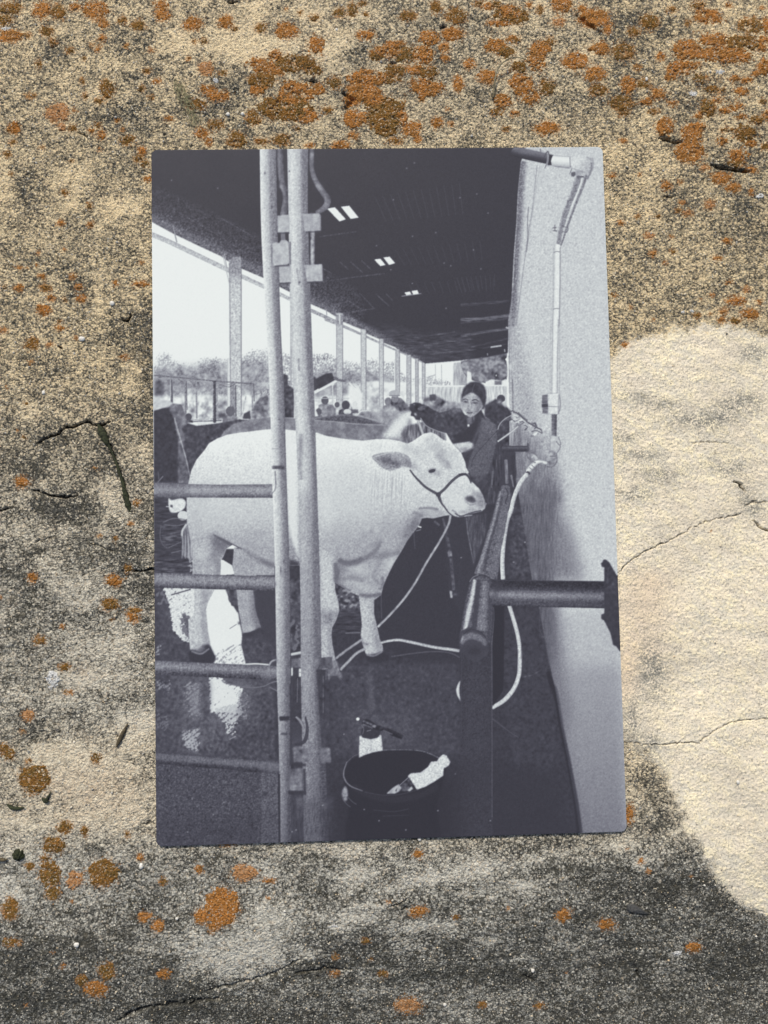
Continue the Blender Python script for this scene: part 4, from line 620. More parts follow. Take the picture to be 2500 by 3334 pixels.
# ---------------------------------------------------------------- the stone
# all marks on the stone are noted in photograph pixels, through crop windows (x0, y0, scale)
CR_ = dict(A=(0,0,1.8433), B=(800,0,1.8433), C=(1600,0,1.8433), D=(1900,900,2.0115), E=(1700,2000,1.659), F=(0,800,1.8433), G=(0,2000,1.6578), H=(800,2600,1.659), T=(0,0,1/1.507))
def cp(s):
    out = []; w = None
    for tok in s.split():
        if tok in CR_: w = CR_[tok]
        else: out.append([w[0]+float(tok.split(',')[0])/w[2], w[1]+float(tok.split(',')[1])/w[2]]+[float(v)/w[2] for v in tok.split(',')[2:]])
    return np.array(out)
# coarse maps in photograph pixels, 1/8 scale, with a margin of 640 px all round
MS, MM = 8, 640
mh, mw = (IH+2*MM)//MS, (IW+2*MM)//MS
my, mx = np.mgrid[0:mh, 0:mw].astype(np.float32); mx = mx*MS-MM+MS/2; my = my*MS-MM+MS/2
def lookup(m, px, py):
    fx = np.clip((px+MM)/MS-.5, 0, mw-1.001); fy = np.clip((py+MM)/MS-.5, 0, mh-1.001)
    x = fx.astype(int); y = fy.astype(int); fx = fx-x; fy = fy-y
    return (m[y, x]*(1-fx)+m[y, x+1]*fx)*(1-fy)+(m[y+1, x]*(1-fx)+m[y+1, x+1]*fx)*fy
def splat(m, s, amt):
    amt *= 1.3 if m is M_dark else 1.6 if m is globals().get('M_grey') else 1.0
    for c in cp(s):
        rx = c[2]; ry = c[3] if len(c) > 3 else rx
        m += amt*np.exp(-(((mx-c[0])/rx)**2+((my-c[1])/ry)**2))
def ptpoly(pl):
    m = np.zeros(mx.shape, bool)
    for (ax, ay), (bx, by) in zip(pl, np.roll(pl, -1, 0)):
        if ay == by: continue
        k = (my >= min(ay, by)) & (my < max(ay, by))
        m ^= k & (mx < ax+(my-ay)*(bx-ax)/(by-ay))
    return m
wx = 22*fbm(mx/150, my/150, 4, 3); wy = 22*fbm(mx/150, my/150, 4, 9)
M_dark = np.full((mh, mw), .44, np.float32)      # how much of the surface the dark crust covers
M_tan = np.full((mh, mw), .45, np.float32)       # how warm the bare grains are
M_dark += .05*sstep(1250, 1450, my)*(1-sstep(2100, 2400, my))*(1-sstep(400, 700, mx))+.04*sstep(2800, 3000, my)
M_rust = np.zeros((mh, mw), np.float32)
M_tan += .50*(1-sstep(1100, 1700, my))+.25*sstep(1900, 2100, mx)*(1-sstep(2500, 2700, my))-.20*sstep(1500, 2000, my)*(1-sstep(2300,2450,my))-.35*sstep(2650, 2850, my)
M_tan -= .15*np.exp(-((mx-1300)/700)**2-((my-150)/400)**2)
M_dark += .07*sstep(900, 1300, my)*(1-sstep(1800, 2300, my))*(1-sstep(400, 900, mx))+.20*sstep(2700, 3150, my)+.10*sstep(1400, 2300, mx)*sstep(2650, 2800, my)
splat(M_dark, 'A 1080,260,130,80 1400,210,110,80 1460,300,200,60 700,390,110,60 400,1230,60,50 450,1080,110,90 720,1250,110,80 820,1240,60,50 20,1120,50,160 580,560,60,60 B 60,80,60,140 30,260,120,60 250,290,80,60 780,90,80,60 560,250,110,70 380,50,80,60 500,340,60,60 C 300,20,50,50', -.33)
splat(M_dark, 'A 1350,560,150,200 620,700,110,80 820,720,180,90 780,960,120,80 300,300,80,60 760,350,100,200 130,1150,120,150 B 900,120,200,140 1300,100,100,80 1200,330,80,60 1360,560,100,70 1000,520,60,90 700,330,90,70 560,560,50,70 C 800,100,160,90 740,180,90,120 640,620,300,80 830,400,90,180 1050,160,110,80 1150,620,180,60 1250,500,100,60 1400,1000,160,60 1090,1150,110,80 1530,1350,150,150 1560,1100,100,200', .17)
splat(M_dark, 'F 600,300,30,200 420,610,80,50 580,700,70,70 180,980,100,60 650,880,120,50 400,1010,60,30 800,750,60,40 330,1280,90,60 700,1560,90,120 640,1480,60,80 860,1300,70,120 100,1720,120,70 420,2000,110,90 520,2110,150,70 130,1530,60,40 270,1900,60,60', -.24)
splat(M_dark, 'F 750,500,160,120 500,250,100,90 880,600,60,300 880,1000,60,80 450,1150,150,60 300,1250,60,90 130,1280,160,70 400,1600,200,80 250,1560,160,60 100,1950,120,110 850,1850,90,60 850,2050,90,120 560,1330,120,60', .16)
splat(M_dark, 'G 500,950,320,170 350,800,180,120 700,650,130,100 170,1120,220,60 420,780,150,60 650,1080,180,90 70,1500,90,100 60,1280,80,50 230,760,80,60 760,580,80,60 1100,1800,400,100 1250,1900,250,60 600,150,200,80 500,330,160,90', -.32)
splat(M_dark, 'G 200,640,90,60 130,560,90,80 950,1850,90,60 900,2000,70,200 1000,2050,90,60 150,1850,180,120 500,1800,160,90 800,1560,120,80 1150,1320,180,50 700,1750,90,60 200,2080,250,90 850,2150,400,60 1250,1400,90,30', .20)
splat(M_dark, 'H 600,280,110,40 620,430,110,50 970,430,160,40 1000,700,220,30 560,640,170,60 80,800,180,90 330,840,90,30 1500,470,90,25 1250,380,150,50 1320,765,60,16 740,590,40,12 480,690,40,15 100,600,150,90', -.34)
splat(M_dark, 'H 750,420,90,60 1140,520,70,50 700,100,900,60 860,600,50,30 540,820,150,40 1170,800,70,50 400,900,150,35 1000,950,300,60 1450,960,170,80 300,1170,300,60 200,920,180,40 1500,250,150,50 220,830,50,40', .16)
splat(M_dark, 'E 760,1060,75,90 680,910,60,60 640,1190,60,60 1000,1420,100,60 1100,1560,90,70 1150,1850,150,110 560,1880,110,90 400,1400,300,60 200,1250,150,40 700,1500,300,80 1100,1900,90,60 780,1500,90,60', .20)
splat(M_dark, 'E 560,1230,110,50 60,1460,60,25 150,1300,150,30 640,1350,60,30 830,1835,40,16 600,800,40,50', -.28)
splat(M_dark, 'C 760,900,120,70 1000,1000,160,80 850,1250,170,160 900,700,200,40 1340,430,60,40 1450,60,60,60', -.13)
splat(M_rust, 'E 640,160,170,190 560,350,70,150 G 480,950,280,140 450,300,60,40 1300,1400,70,40', .45); splat(M_rust, 'D 420,1990,160,90 400,2150,180,120', .5)
pale = ptpoly(cp('T 1290,800 1318,772 1345,742 1372,730 1400,722 1450,712 1500,706 1560,702 1620,715 2100,760 2100,2060 1720,2000 1659,1986 1640,1978 1600,1950 1560,1920 1542,1880 1505,1820 1478,1768 1452,1725 1452,1700 1440,1680 1424,1650 1400,1632 1375,1622 1352,1600 1340,1560 1310,1500'))
pl = pale.astype(np.float32)
for _ in range(9):
    for ax in (0, 1): pl = (np.roll(pl, 2, ax)+np.roll(pl, -2, ax)+np.roll(pl, 1, ax)+np.roll(pl, -1, ax)+pl)/5
M_pale = pl
M_grey = np.zeros((mh, mw), np.float32)          # greyer, rougher streaks inside the bare stone
splat(M_grey, 'D 1120,500,110,70 480,840,150,36 700,930,170,60 950,870,110,90 330,780,110,25 400,1170,150,40 820,960,90,60 1080,820,90,70 500,1300,150,50 260,1060,80,40 950,1250,150,60 330,1430,110,50 1120,1510,80,60 1060,1420,50,70', .6)
splat(M_grey, 'E 700,300,80,160 590,600,50,150 700,700,40,60 700,850,60,60', .75)

def polyd(px, py, pl):
    """distance in pixels to a polyline, signed side and position along it"""
    best = np.full(px.shape, 1e9); side = np.zeros(px.shape)
    for a, b in zip(pl[:-1], pl[1:]):
        d = b-a; L2 = d@d
        if L2 == 0: continue
        s = np.clip(((px-a[0])*d[0]+(py-a[1])*d[1])/L2, 0, 1)
        q = np.hypot(px-a[0]-s*d[0], py-a[1]-s*d[1]); k = q < best
        best[k] = q[k]; side[k] = (d[0]*(py-a[1])-d[1]*(px-a[0]))[k]
    return best, np.sign(side)
# grooves: polyline, half width px, depth mm, dirt, wander px; shade of ledges and chips is painted in too
GROOVES = [('D 200,1955 225,1940 300,1870 380,1820 470,1770 560,1730 640,1690 700,1650 780,1610 860,1590 960,1575 1045,1555', 1.5, .6, .75, 3),
           ('D 690,1115 740,1085 800,1080 860,1085 940,1095', 1.6, .45, .55, 3), ('D 985,1345 1010,1347 1030,1375 1060,1410', 5, 1.3, .9, 2), ('D 1110,1600 1160,1645 1207,1665 1260,1680', 3.5, .9, .7, 3), ('D 1060,1500 1110,1480 1207,1480', 3, .6, .5, 3),
           ('E 530,690 600,697 680,705 800,705 860,695 950,698 1000,660 1060,620 1110,595 1170,575 1300,565 1400,560', 1.5, .6, .75, 3), ('E 1230,1610 1290,1603 1330,1620', 1.8, .4, .6, 2),
           ('F 215,1190 280,1150 350,1125 385,1090 430,1085 470,1075 520,1055 560,1072 600,1078 655,1060', 4.5, 1.3, .9, 4), ('F 180,1465 220,1470 300,1500 370,1515 460,1500', 4, 1.1, .8, 4), ('F -80,1600 0,1590 80,1560 100,1530', 3.5, 1.0, .8, 3),
           ('F 170,1800 240,1770 330,1745', 2, .5, .6, 3), ('F 90,1870 220,1850 340,1800', 1.6, .35, .5, 3), ('F 500,1770 560,1790 640,1820 700,1840', 2.6, .6, .6, 4), ('F 800,1960 850,1945 940,1940', 4.5, 1.1, .8, 4), ('F 0,1225 100,1230', 2, .5, .5, 3),
           ('F 725,440 755,448 780,425 782,400', 6, 1.5, 1, 1), ('F 350,600 372,618', 7, 1.2, .9, 2), ('F 600,1090 640,1170 660,1215 690,1290 730,1400 750,1490 775,1580', 8, .8, .8, 2), ('F 590,1080 620,1140', 14, .7, .8, 3),
           ('C 1005,828 1060,836 1100,848 1145,852', 6.5, 1.8, 1, 2), ('C 1310,975 1350,1000 1420,1012 1520,1025 1570,1020', 5.5, 1.5, .9, 3), ('C 497,55 530,105 590,150 665,200', 4, 1.0, .9, 3), ('C 1030,1170 1080,1190', 5, .8, .8, 3), ('C 480,290 490,310', 4, .7, .8, 2),
           ('B 385,485 430,490', 9, .9, .9, 3), ('B 580,560 640,600 600,650', 9, .9, .8, 3), ('B 860,372 900,378', 7, .9, .9, 2), ('B 1165,165 1200,160', 8, .8, .8, 3), ('A 1370,15 1420,5', 9, 1.0, .9, 2), ('A 300,290 340,270', 6, .8, .7, 2),
           ('A 480,800 520,815', 8, .7, .7, 3), ('A 790,890 800,920', 10, .5, .6, 3), ('H 760,590 800,578 850,560 880,545', 3.5, .9, .7, 3), ('H 840,600 880,590', 6, .8, .8, 2), ('H 535,885 550,905', 5, .9, .9, 1), ('H 812,868 825,885', 3.5, .8, .9, 1),
           ('G 760,1130 830,1130', 6, .6, .7, 4), ('G 680,800 720,780', 4, .6, .7, 3), ('G 240,1000 262,1005', 5, .5, .6, 1), ('H 130,960 240,895 330,850', 3.5, .7, .5, 5), ('H 260,945 420,920 560,930', 4.5, .7, .6, 5), ('G 620,2195 800,2120 1000,2100 1200,2070', 6, .9, .7, 6), ('G 1100,2035 1250,2000 1400,1965 1492,1940', 4, .7, .5, 5),
           ('E 610,1925 635,1960', 8, .8, .9, 3), ('H 1500,960 1560,980', 7, .7, .8, 3), ('E 560,1580 600,1600 640,1612', 5, .8, .8, 1), ('H 1130,495 1170,500', 5, .5, .6, 2), ('G 640,700 690,600', 3, .5, .6, 1), ('F 390,1155 410,1200', 4, .6, .7, 2)]
GROOVES = [(cp(s),)+tuple(v) for s, *v in GROOVES]
def base_h(x, y):
    """slow relief of the stone in metres, without grooves and grain"""
    px, py = to_px(x, y, np.zeros_like(x))
    inside_card = sstep(0.0, .012, np.maximum(np.abs(x)-CW_/2, np.abs(y)-CH/2))
    h = -.00085+inside_card*(.0011*fbm(x/.05+3, y/.05, 3, 21)+.0004*fbm(x/.014, y/.014, 3, 31))
    h = h-.0075*sstep(2900, 3600, py+.12*(px-1250))-.004*sstep(300, -500, py)
    h = h-.0003*sstep(.1, .9, lookup(M_pale, px, py))*inside_card
    return h.astype(np.float64)
def stone_h(x, y):
    """full height and the dirt of grooves, shade painted in with the grime"""
    z0 = base_h(x, y); px, py = to_px(x, y, z0)
    n1 = fbm(x/.0022, y/.0022, 4, 41, .6); n2 = noise2(x/.00055, y/.00055, 51); n3 = noise2(x/.00033, y/.00033, 61)
    pal = sstep(.0, 1.0, lookup(M_pale, px, py)+.55*fbm(x/.0035, y/.0035, 5, 71, .65))
    # bare stone carries slanting flaked ripples, the crusted stone knobbly grains
    u = (x*.87-y*.5); v = (x*.5+y*.87)
    rip = fbm(u/.0060, v/.0020, 5, 81, .68); nug = np.clip(noise2(u/.0011, v/.0007, 83)+.5*noise2(x/.0005, y/.0004, 85)-.1, 0, 1)
    h = z0+(1-pal)*(.00028*n1+.00020*(np.abs(n2)*2-.6)+.00011*n3)+pal*(.00017*rip+.00020*fbm(x/.003, y/.003, 5, 87, .7)+.00010*nug+.00008*n2+.00009*n3)
    global RIPV; RIPV = .5+.55*rip+.35*(nug-.25)
    dirt_shade = np.zeros(x.shape)
    wob = fbm(x/.0018, y/.0018, 3, 91); wob2 = fbm(x/.0018+40, y/.0018, 3, 95)
    hfw = noise2(x/.0006, y/.0006, 97)
    pit = sstep(.50, .75, fbm(x/.0016+7, y/.0016, 2, 99, .5)+.10*fbm(x/.012, y/.012, 2, 101))*(1-pal); h -= pit*.00030; dirt_shade = pit*.62
    for pl_, hw, dep, dr, wan in GROOVES:
        lo = pl_.min(0)-hw*4-20; hi = pl_.max(0)+hw*4+20
        k = (px > lo[0]) & (px < hi[0]) & (py > lo[1]) & (py < hi[1])
        if not k.any(): continue
        d, sd = polyd(px[k]+wan*2.2*wob[k]+1.6*hfw[k], py[k]+wan*2.2*wob2[k]+1.6*hfw[k], pl_)
        end = np.minimum(np.hypot(px[k]-pl_[0,0], py[k]-pl_[0,1]), np.hypot(px[k]-pl_[-1,0], py[k]-pl_[-1,1]))
        wv = hw*(.35+.65*sstep(0, 25, end))*(1+.9*wob2[k]+.5*hfw[k])
        g = 1-sstep(.35, 1.35, d/wv)
        h[k] -= g*dep*.001
        dirt_shade[k] = np.maximum(dirt_shade[k], g*dr)
    out = np.maximum(np.abs(x)-CW_/2, np.abs(y)-CH/2)
    lim = np.where(out < .0002, -.00043, .5)
    return np.minimum(h, lim), dirt_shade, pal, px, py
# one sheet, dense where the photograph looks, coarser towards its far edges
def axis(lo, hi, st, far):
    a = list(np.arange(lo, hi, st)); s = st; v = a[-1]; r = []
    while v < far: s *= 1.22; v += s; r.append(v)
    s = st; v = a[0]; l = []
    while v > -far: s *= 1.22; v -= s; l.append(v)
    return np.array(l[::-1]+a+r)
STEP = 0.00019
gx_ = axis(-.088, .088, STEP, .8); gy_ = axis(-.118, .118, STEP, .8)
GX, GY = np.meshgrid(gx_, gy_)
H_, DIRT_SHADE, PAL, PXX, PYY = stone_h(GX.ravel(), GY.ravel())
RIP_ = RIPV
ny_, nx_ = GX.shape
ii = np.arange(nx_*ny_).reshape(ny_, nx_)
quads = np.stack([ii[:-1,:-1].ravel(), ii[:-1,1:].ravel(), ii[1:,1:].ravel(), ii[1:,:-1].ravel()], 1)

def nodes(mat):
    mat.use_nodes = True; n = mat.node_tree; return n, n.nodes['Principled BSDF']
class NG:
    def __init__(s, mat): s.t, s.b = nodes(mat)
    def n(s, kind, **kw):
        x = s.t.nodes.new(kind)
        for k, v in kw.items():
            if k.startswith('i_'): x.inputs[int(k[2:]) if k[2:].isdigit() else k[2:]].default_value = v
            else: setattr(x, k, v)
        return x
    def l(s, a, b): s.t.links.new(a, b)
    def math(s, op, a, b=None, c=None, clamp=False):
        x = s.n('ShaderNodeMath', operation=op, use_clamp=clamp)
        for i, v in enumerate((a, b, c)):
            if v is None: continue
            if hasattr(v, 'links') or hasattr(v, 'is_output'): s.l(v, x.inputs[i])
            else: x.inputs[i].default_value = v
        return x.outputs[0]
    def mix(s, f, a, b, mode='MIX'):
        x = s.n('ShaderNodeMix', data_type='RGBA', blend_type=mode)
        for i, v in ((0, f), (6, a), (7, b)):
            if hasattr(v, 'is_output'): s.l(v, x.inputs[i])
            elif isinstance(v, tuple): x.inputs[i].default_value = v+(1,)
            else: x.inputs[i].default_value = v
        return x.outputs[2]
    def noise(s, vec, scale, detail=4, rough=.6, out=0, **kw):
        x = s.n('ShaderNodeTexNoise'); x.inputs['Scale'].default_value = scale; x.inputs['Detail'].default_value = detail; x.inputs['Roughness'].default_value = rough
        for k, v in kw.items(): x.inputs[k].default_value = v
        s.l(vec, x.inputs['Vector']); return x.outputs[out]
    def vor(s, vec, scale, out='Color', feature='F1', rnd=1.0):
        x = s.n('ShaderNodeTexVoronoi', feature=feature); x.inputs['Scale'].default_value = scale; x.inputs['Randomness'].default_value = rnd
        s.l(vec, x.inputs['Vector']); return x.outputs[out]
    def ramp(s, v, lo, hi):
        x = s.n('ShaderNodeMapRange', clamp=True, interpolation_type='SMOOTHSTEP'); s.l(v, x.inputs[0]); x.inputs[1].default_value = lo; x.inputs[2].default_value = hi; return x.outputs[0]

def stone_material():
    m = bpy.data.materials.new('weathered_stone'); g = NG(m)
    co = g.n('ShaderNodeTexCoord').outputs['Object']
    at = g.n('ShaderNodeAttribute', attribute_name='zones'); sp = g.n('ShaderNodeSeparateColor'); g.l(at.outputs['Color'], sp.inputs[0])
    dark, tan, rust = sp.outputs; dirt_shade = at.outputs['Alpha']
    at2 = g.n('ShaderNodeAttribute', attribute_name='zones2'); sp2 = g.n('ShaderNodeSeparateColor'); g.l(at2.outputs['Color'], sp2.inputs[0])
    pal, grey, ripv = sp2.outputs
    # grains
    warp = g.n('ShaderNodeVectorMath', operation='MULTIPLY_ADD'); g.l(g.noise(co, 1400, 3, .6, out=1), warp.inputs[0]); warp.inputs[1].default_value = (.00035,)*3; g.l(co, warp.inputs[2]); wc = warp.outputs[0]
    v1 = g.n('ShaderNodeSeparateColor'); g.l(g.vor(wc, 1900), v1.inputs[0]); v2 = g.n('ShaderNodeSeparateColor'); g.l(g.vor(wc, 3600), v2.inputs[0])
    d1 = g.vor(wc, 1900, 'Distance'); d2 = g.vor(wc, 3600, 'Distance')
    stv = g.n('ShaderNodeVectorMath', operation='MULTIPLY'); g.l(co, stv.inputs[0]); stv.inputs[1].default_value = (.35, 1.5, 1); nS = g.noise(stv.outputs[0], 260, 5, .65)
    nA = g.noise(co, 170, 6, .68); nB = g.noise(co, 620, 5, .72); nC = g.noise(co, 2600, 3, .7)
    # crust cover: zone map + clumps + single grains
    s = g.math('MULTIPLY_ADD', g.math('SUBTRACT', nA, .5), 1.05, dark)
    s = g.math('MULTIPLY_ADD', g.math('SUBTRACT', nS, .5), g.math('MULTIPLY', g.math('SUBTRACT', 1.1, tan), .9), s)
    s = g.math('MULTIPLY_ADD', g.math('SUBTRACT', nB, .5), 1.0, s)
    s = g.math('MULTIPLY_ADD', g.math('SUBTRACT', nC, .5), .85, s)
    s = g.math('MULTIPLY_ADD', g.math('SUBTRACT', v1.outputs[0], .5), .50, s)
    s = g.math('MULTIPLY_ADD', g.math('SUBTRACT', v2.outputs[0], .5), .30, s)
    s = g.math('MULTIPLY_ADD', g.math('SUBTRACT', d1, .42), .65, g.math('MULTIPLY_ADD', g.math('SUBTRACT', d2, .38), .6, s))
    cover = g.ramp(s, .08, 1.08)
    # bare grains
    light = g.mix(tan, (.58, .57, .50), (.86, .68, .40))
    light = g.mix(g.ramp(v2.outputs[1], .5, 1.0), light, g.mix(tan, (.74, .73, .64), (.96, .80, .50)))
    light = g.mix(g.math('MULTIPLY', g.ramp(v1.outputs[2], .78, .95), .45), light, (.56, .44, .30))
    light = g.mix(g.math('MULTIPLY', rust, g.ramp(nB, .3, .6)), light, (.62, .46, .30))
    darkc = g.mix(g.ramp(v2.outputs[2], .2, .95), (.026, .027, .024), (.125, .122, .105))
    darkc = g.mix(g.math('MULTIPLY', g.ramp(nB, .4, .7), .6), darkc, (.075, .068, .045))
    crust = g.mix(cover, light, darkc)
    # scattered bright grains on top
    br = g.math('MULTIPLY', g.ramp(v1.outputs[1], .90, .95), g.ramp(d1, .36, .20))
    crust = g.mix(g.math('MULTIPLY', br, .8), crust, (.72, .70, .60))
    # bare pale stone
    pn = g.noise(co, 300, 5, .6); pn2 = g.noise(co, 1500, 4, .65)
    rv = g.math('MULTIPLY_ADD', g.math('SUBTRACT', pn2, .5), .7, ripv)
    pc = g.mix(g.ramp(rv, .30, .62), (.77, .705, .555), (.99, .87, .59))
    pc = g.mix(g.math('MULTIPLY', g.ramp(pn, .40, .62), .6), pc, (.88, .77, .59))
    pc = g.mix(g.math('MULTIPLY', rust, .95), pc, (.80, .60, .40))
    pl2 = g.noise(co, 45, 3, .5); pc = g.mix(g.math('MULTIPLY', g.ramp(pl2, .45, .68), .40), pc, (.66, .58, .45)); pc = g.mix(g.math('MULTIPLY', g.ramp(g.math('MULTIPLY_ADD', g.math('SUBTRACT', nC, .5), 1.5, nS), .52, .66), .35), pc, (.42, .38, .31))
    gs = g.math('MULTIPLY', grey, g.ramp(g.math('MULTIPLY_ADD', g.math('SUBTRACT', nC, .5), 1.6, nB), .30, .66))
    pc = g.mix(gs, pc, (.24, .235, .20))
    pc = g.mix(g.math('MULTIPLY', g.ramp(g.math('MULTIPLY_ADD', g.math('SUBTRACT', v2.outputs[0], .5), .35, nC), .58, .70), .6), pc, (.30, .26, .19))
    pe = g.math('MULTIPLY_ADD', g.math('SUBTRACT', nC, .5), 1.3, pal); pe = g.math('MULTIPLY_ADD', g.math('SUBTRACT', v2.outputs[0], .5), .45, pe); pe = g.math('MULTIPLY_ADD', g.math('SUBTRACT', nB, .5), .8, pe)
    col = g.mix(g.ramp(pe, .30, .72), crust, pc)
    at3 = g.n('ShaderNodeAttribute', attribute_name='stain'); sp3 = g.n('ShaderNodeSeparateColor'); g.l(at3.outputs['Color'], sp3.inputs[0])
    st = g.math('MULTIPLY_ADD', g.math('SUBTRACT', nC, .5), 1.3, g.math('MULTIPLY_ADD', g.math('SUBTRACT', nB, .5), 1.2, g.math('MULTIPLY_ADD', g.math('SUBTRACT', v2.outputs[1], .5), .4, sp3.outputs[0])))
    ocol = g.mix(v1.outputs[1], g.mix(sp3.outputs[1], (.40, .165, .035), (.22, .12, .03)), (.52, .26, .09))
    col = g.mix(g.math('MULTIPLY', g.ramp(st, .42, .78), .85), col, ocol)
    col = g.mix(g.ramp(g.math('MULTIPLY_ADD', g.math('SUBTRACT', nC, .5), .8, dirt_shade), .3, .85), col, (.03, .029, .025))  # grime and painted-in shade darken grooves, pits and ledges
    g.l(col, g.b.inputs['Base Color']); g.b.inputs['Roughness'].default_value = .88; g.b.inputs['Specular IOR Level'].default_value = .25
    b1 = g.n('ShaderNodeBump'); b1.inputs['Strength'].default_value = .9; b1.inputs['Distance'].default_value = .00032
    hh = g.math('MULTIPLY_ADD', d1, -.9, g.math('MULTIPLY_ADD', d2, -.6, g.math('MULTIPLY', nC, 1.2)))
    hp = g.math('MULTIPLY_ADD', pn2, 1.0, g.math('MULTIPLY', nC, .5))
    hx = g.n('ShaderNodeMix', data_type='FLOAT'); g.l(pal, hx.inputs[0]); g.l(hh, hx.inputs[2]); g.l(hp, hx.inputs[3])
    g.l(hx.outputs[0], b1.inputs['Height']); g.l(b1.outputs[0], g.b.inputs['Normal'])
    return m
MSTONE = stone_material()
stone = link_mesh('ground', np.stack([GX.ravel(), GY.ravel(), H_], 1), quads, MSTONE, smooth=True)
tag(stone, kind='structure')
_d = lookup(M_dark, PXX+lookup(wx, PXX, PYY), PYY+lookup(wy, PXX, PYY))
attr(stone, 'zones', np.stack([np.clip(_d, 0, 1), np.clip(lookup(M_tan, PXX, PYY), 0, 1), np.clip(lookup(M_rust, PXX, PYY), 0, 1), DIRT_SHADE], 1))
attr(stone, 'zones2', np.stack([PAL, np.clip(lookup(M_grey, PXX, PYY), 0, 1), np.clip(RIP_, 0, 1), np.ones_like(PAL)], 1))
# ---------------------------------------------------------------- the print
CARD_R = .00125; CARD_T = .00040
root = bpy.data.objects.new('photo_print', None); COL.objects.link(root); root.location = (0, 0, -CARD_T)
tag(root, 'black and white print of a hosed white cow, lying upright on lichen covered stone', 'photo print')
def rounded(w, h, r, n=8):
    out = []
    for cx, cy, a0 in ((w-r, h-r, 0), (-w+r, h-r, 90), (-w+r, -h+r, 180), (w-r, -h+r, 270)):
        for k in range(n+1):
            a = math.radians(a0+90*k/n); out.append((cx+r*math.cos(a), cy+r*math.sin(a)))
    return out
mcore = bpy.data.materials.new('card_core'); g = NG(mcore)
co = g.n('ShaderNodeTexCoord').outputs['Object']
g.l(g.mix(g.noise(co, 3000, 3), (.62, .62, .60), (.74, .74, .72)), g.b.inputs['Base Color']); g.b.inputs['Roughness'].default_value = .7
ol = rounded(CW_/2, CH/2, CARD_R); n = len(ol)
v = [(x, y, 0) for x, y in ol]+[(x, y, CARD_T-.00003) for x, y in ol]
f = [tuple(range(n-1, -1, -1)), tuple(range(n, 2*n))]+[(i, (i+1) % n, n+(i+1) % n, n+i) for i in range(n)]
link_mesh('card_body', v, f, mcore, root)
# printed face: a fine grid cut to the rounded outline and split by what is printed there
NX, NY = 760, 1140
us = np.linspace(-CW_/2, CW_/2, NX+1); vs = np.linspace(CH/2, -CH/2, NY+1)
U, V = np.meshgrid(us, vs)
px, py = to_px(U, V, np.zeros_like(U))
def samp(img, px, py):
    fx = np.clip(px-RX0-.5, 0, RW-1.001); fy = np.clip(py-RY0-.5, 0, RH-1.001); x = fx.astype(int); y = fy.astype(int); fx = fx-x; fy = fy-y
    return (img[y, x]*(1-fx)+img[y, x+1]*fx)*(1-fy)+(img[y+1, x]*(1-fx)+img[y+1, x+1]*fx)*fy
tone = samp(blur1(blur1(T, 1, 0), 1, 1), px, py)
rgba = np.stack([np.interp(tone, TONES[:, 0], TONES[:, k]) for k in (1, 2, 3)]+[np.ones_like(tone)], -1)
cu = (U[:-1, :-1]+U[1:, 1:])/2; cv = (V[:-1, :-1]+V[1:, 1:])/2; cpx, cpy = to_px(cu, cv, np.zeros_like(cu))
RI = R[np.clip((cpy-RY0).astype(int), 0, RH-1), np.clip((cpx-RX0).astype(int), 0, RW-1)]
# squeeze the corner vertices onto the rounded outline
qx = np.abs(U)-(CW_/2-CARD_R); qy = np.abs(V)-(CH/2-CARD_R); k = (qx > 0) & (qy > 0) & (np.hypot(qx, qy) > CARD_R)
s_ = np.where(k, CARD_R/np.maximum(np.hypot(qx, qy), 1e-9), 1)
U2 = np.where(k, np.sign(U)*(CW_/2-CARD_R+qx*s_), U); V2 = np.where(k, np.sign(V)*(CH/2-CARD_R+qy*s_), V)
edge = np.minimum(CW_/2-np.abs(U2), CH/2-np.abs(V2)); edge = np.minimum(edge, np.where((qx > 0) & (qy > 0), CARD_R-np.hypot(qx, qy), 1))
Z2 = np.full(U.shape, CARD_T)-.00002*np.clip(1-edge/.00015, 0, 1)
mprint = bpy.data.materials.new('printed_ink'); g = NG(mprint)
co = g.n('ShaderNodeTexCoord').outputs['Object']
ca = g.n('ShaderNodeAttribute', attribute_name='ink').outputs['Color']
g.l(ca, g.b.inputs['Base Color']); g.b.inputs['Specular IOR Level'].default_value = .16
rn = g.n('ShaderNodeMapRange'); g.l(g.noise(co, 60, 4), rn.inputs[0]); rn.inputs[3].default_value = .50; rn.inputs[4].default_value = .64; g.l(rn.outputs[0], g.b.inputs['Roughness'])
bp = g.n('ShaderNodeBump'); bp.inputs['Strength'].default_value = .22; bp.inputs['Distance'].default_value = .00006
g.l(g.noise(co, 3400, 2), bp.inputs['Height']); g.l(bp.outputs[0], g.b.inputs['Normal'])
P3 = np.stack([U2, V2, Z2], -1).reshape(-1, 3); rgba = rgba.reshape(-1, 4)
gi = np.arange((NX+1)*(NY+1)).reshape(NY+1, NX+1)
Q = np.stack([gi[1:, :-1], gi[1:, 1:], gi[:-1, 1:], gi[:-1, :-1]], -1).reshape(-1, 4); RI = RI.ravel()
DEG = np.zeros(len(Q), bool)
PLABEL = {'printed_cow': 'white haltered cow printed side on', 'printed_person': 'person in a dark jacket printed holding a hose over the cow', 'printed_gate': 'rusty gate rails printed at the left',
          'printed_wall': 'pale wall printed along the right edge', 'printed_bucket': 'dark round tub printed at the bottom', 'printed_spray_bottle': 'white bottle with a dark spray head printed behind the tub',
          'printed_white_bottle': 'white bottle printed leaning in the tub', 'printed_roof': 'dark shed roof printed across the top', 'printed_rail': 'thick dark handrail and its post printed at the right'}
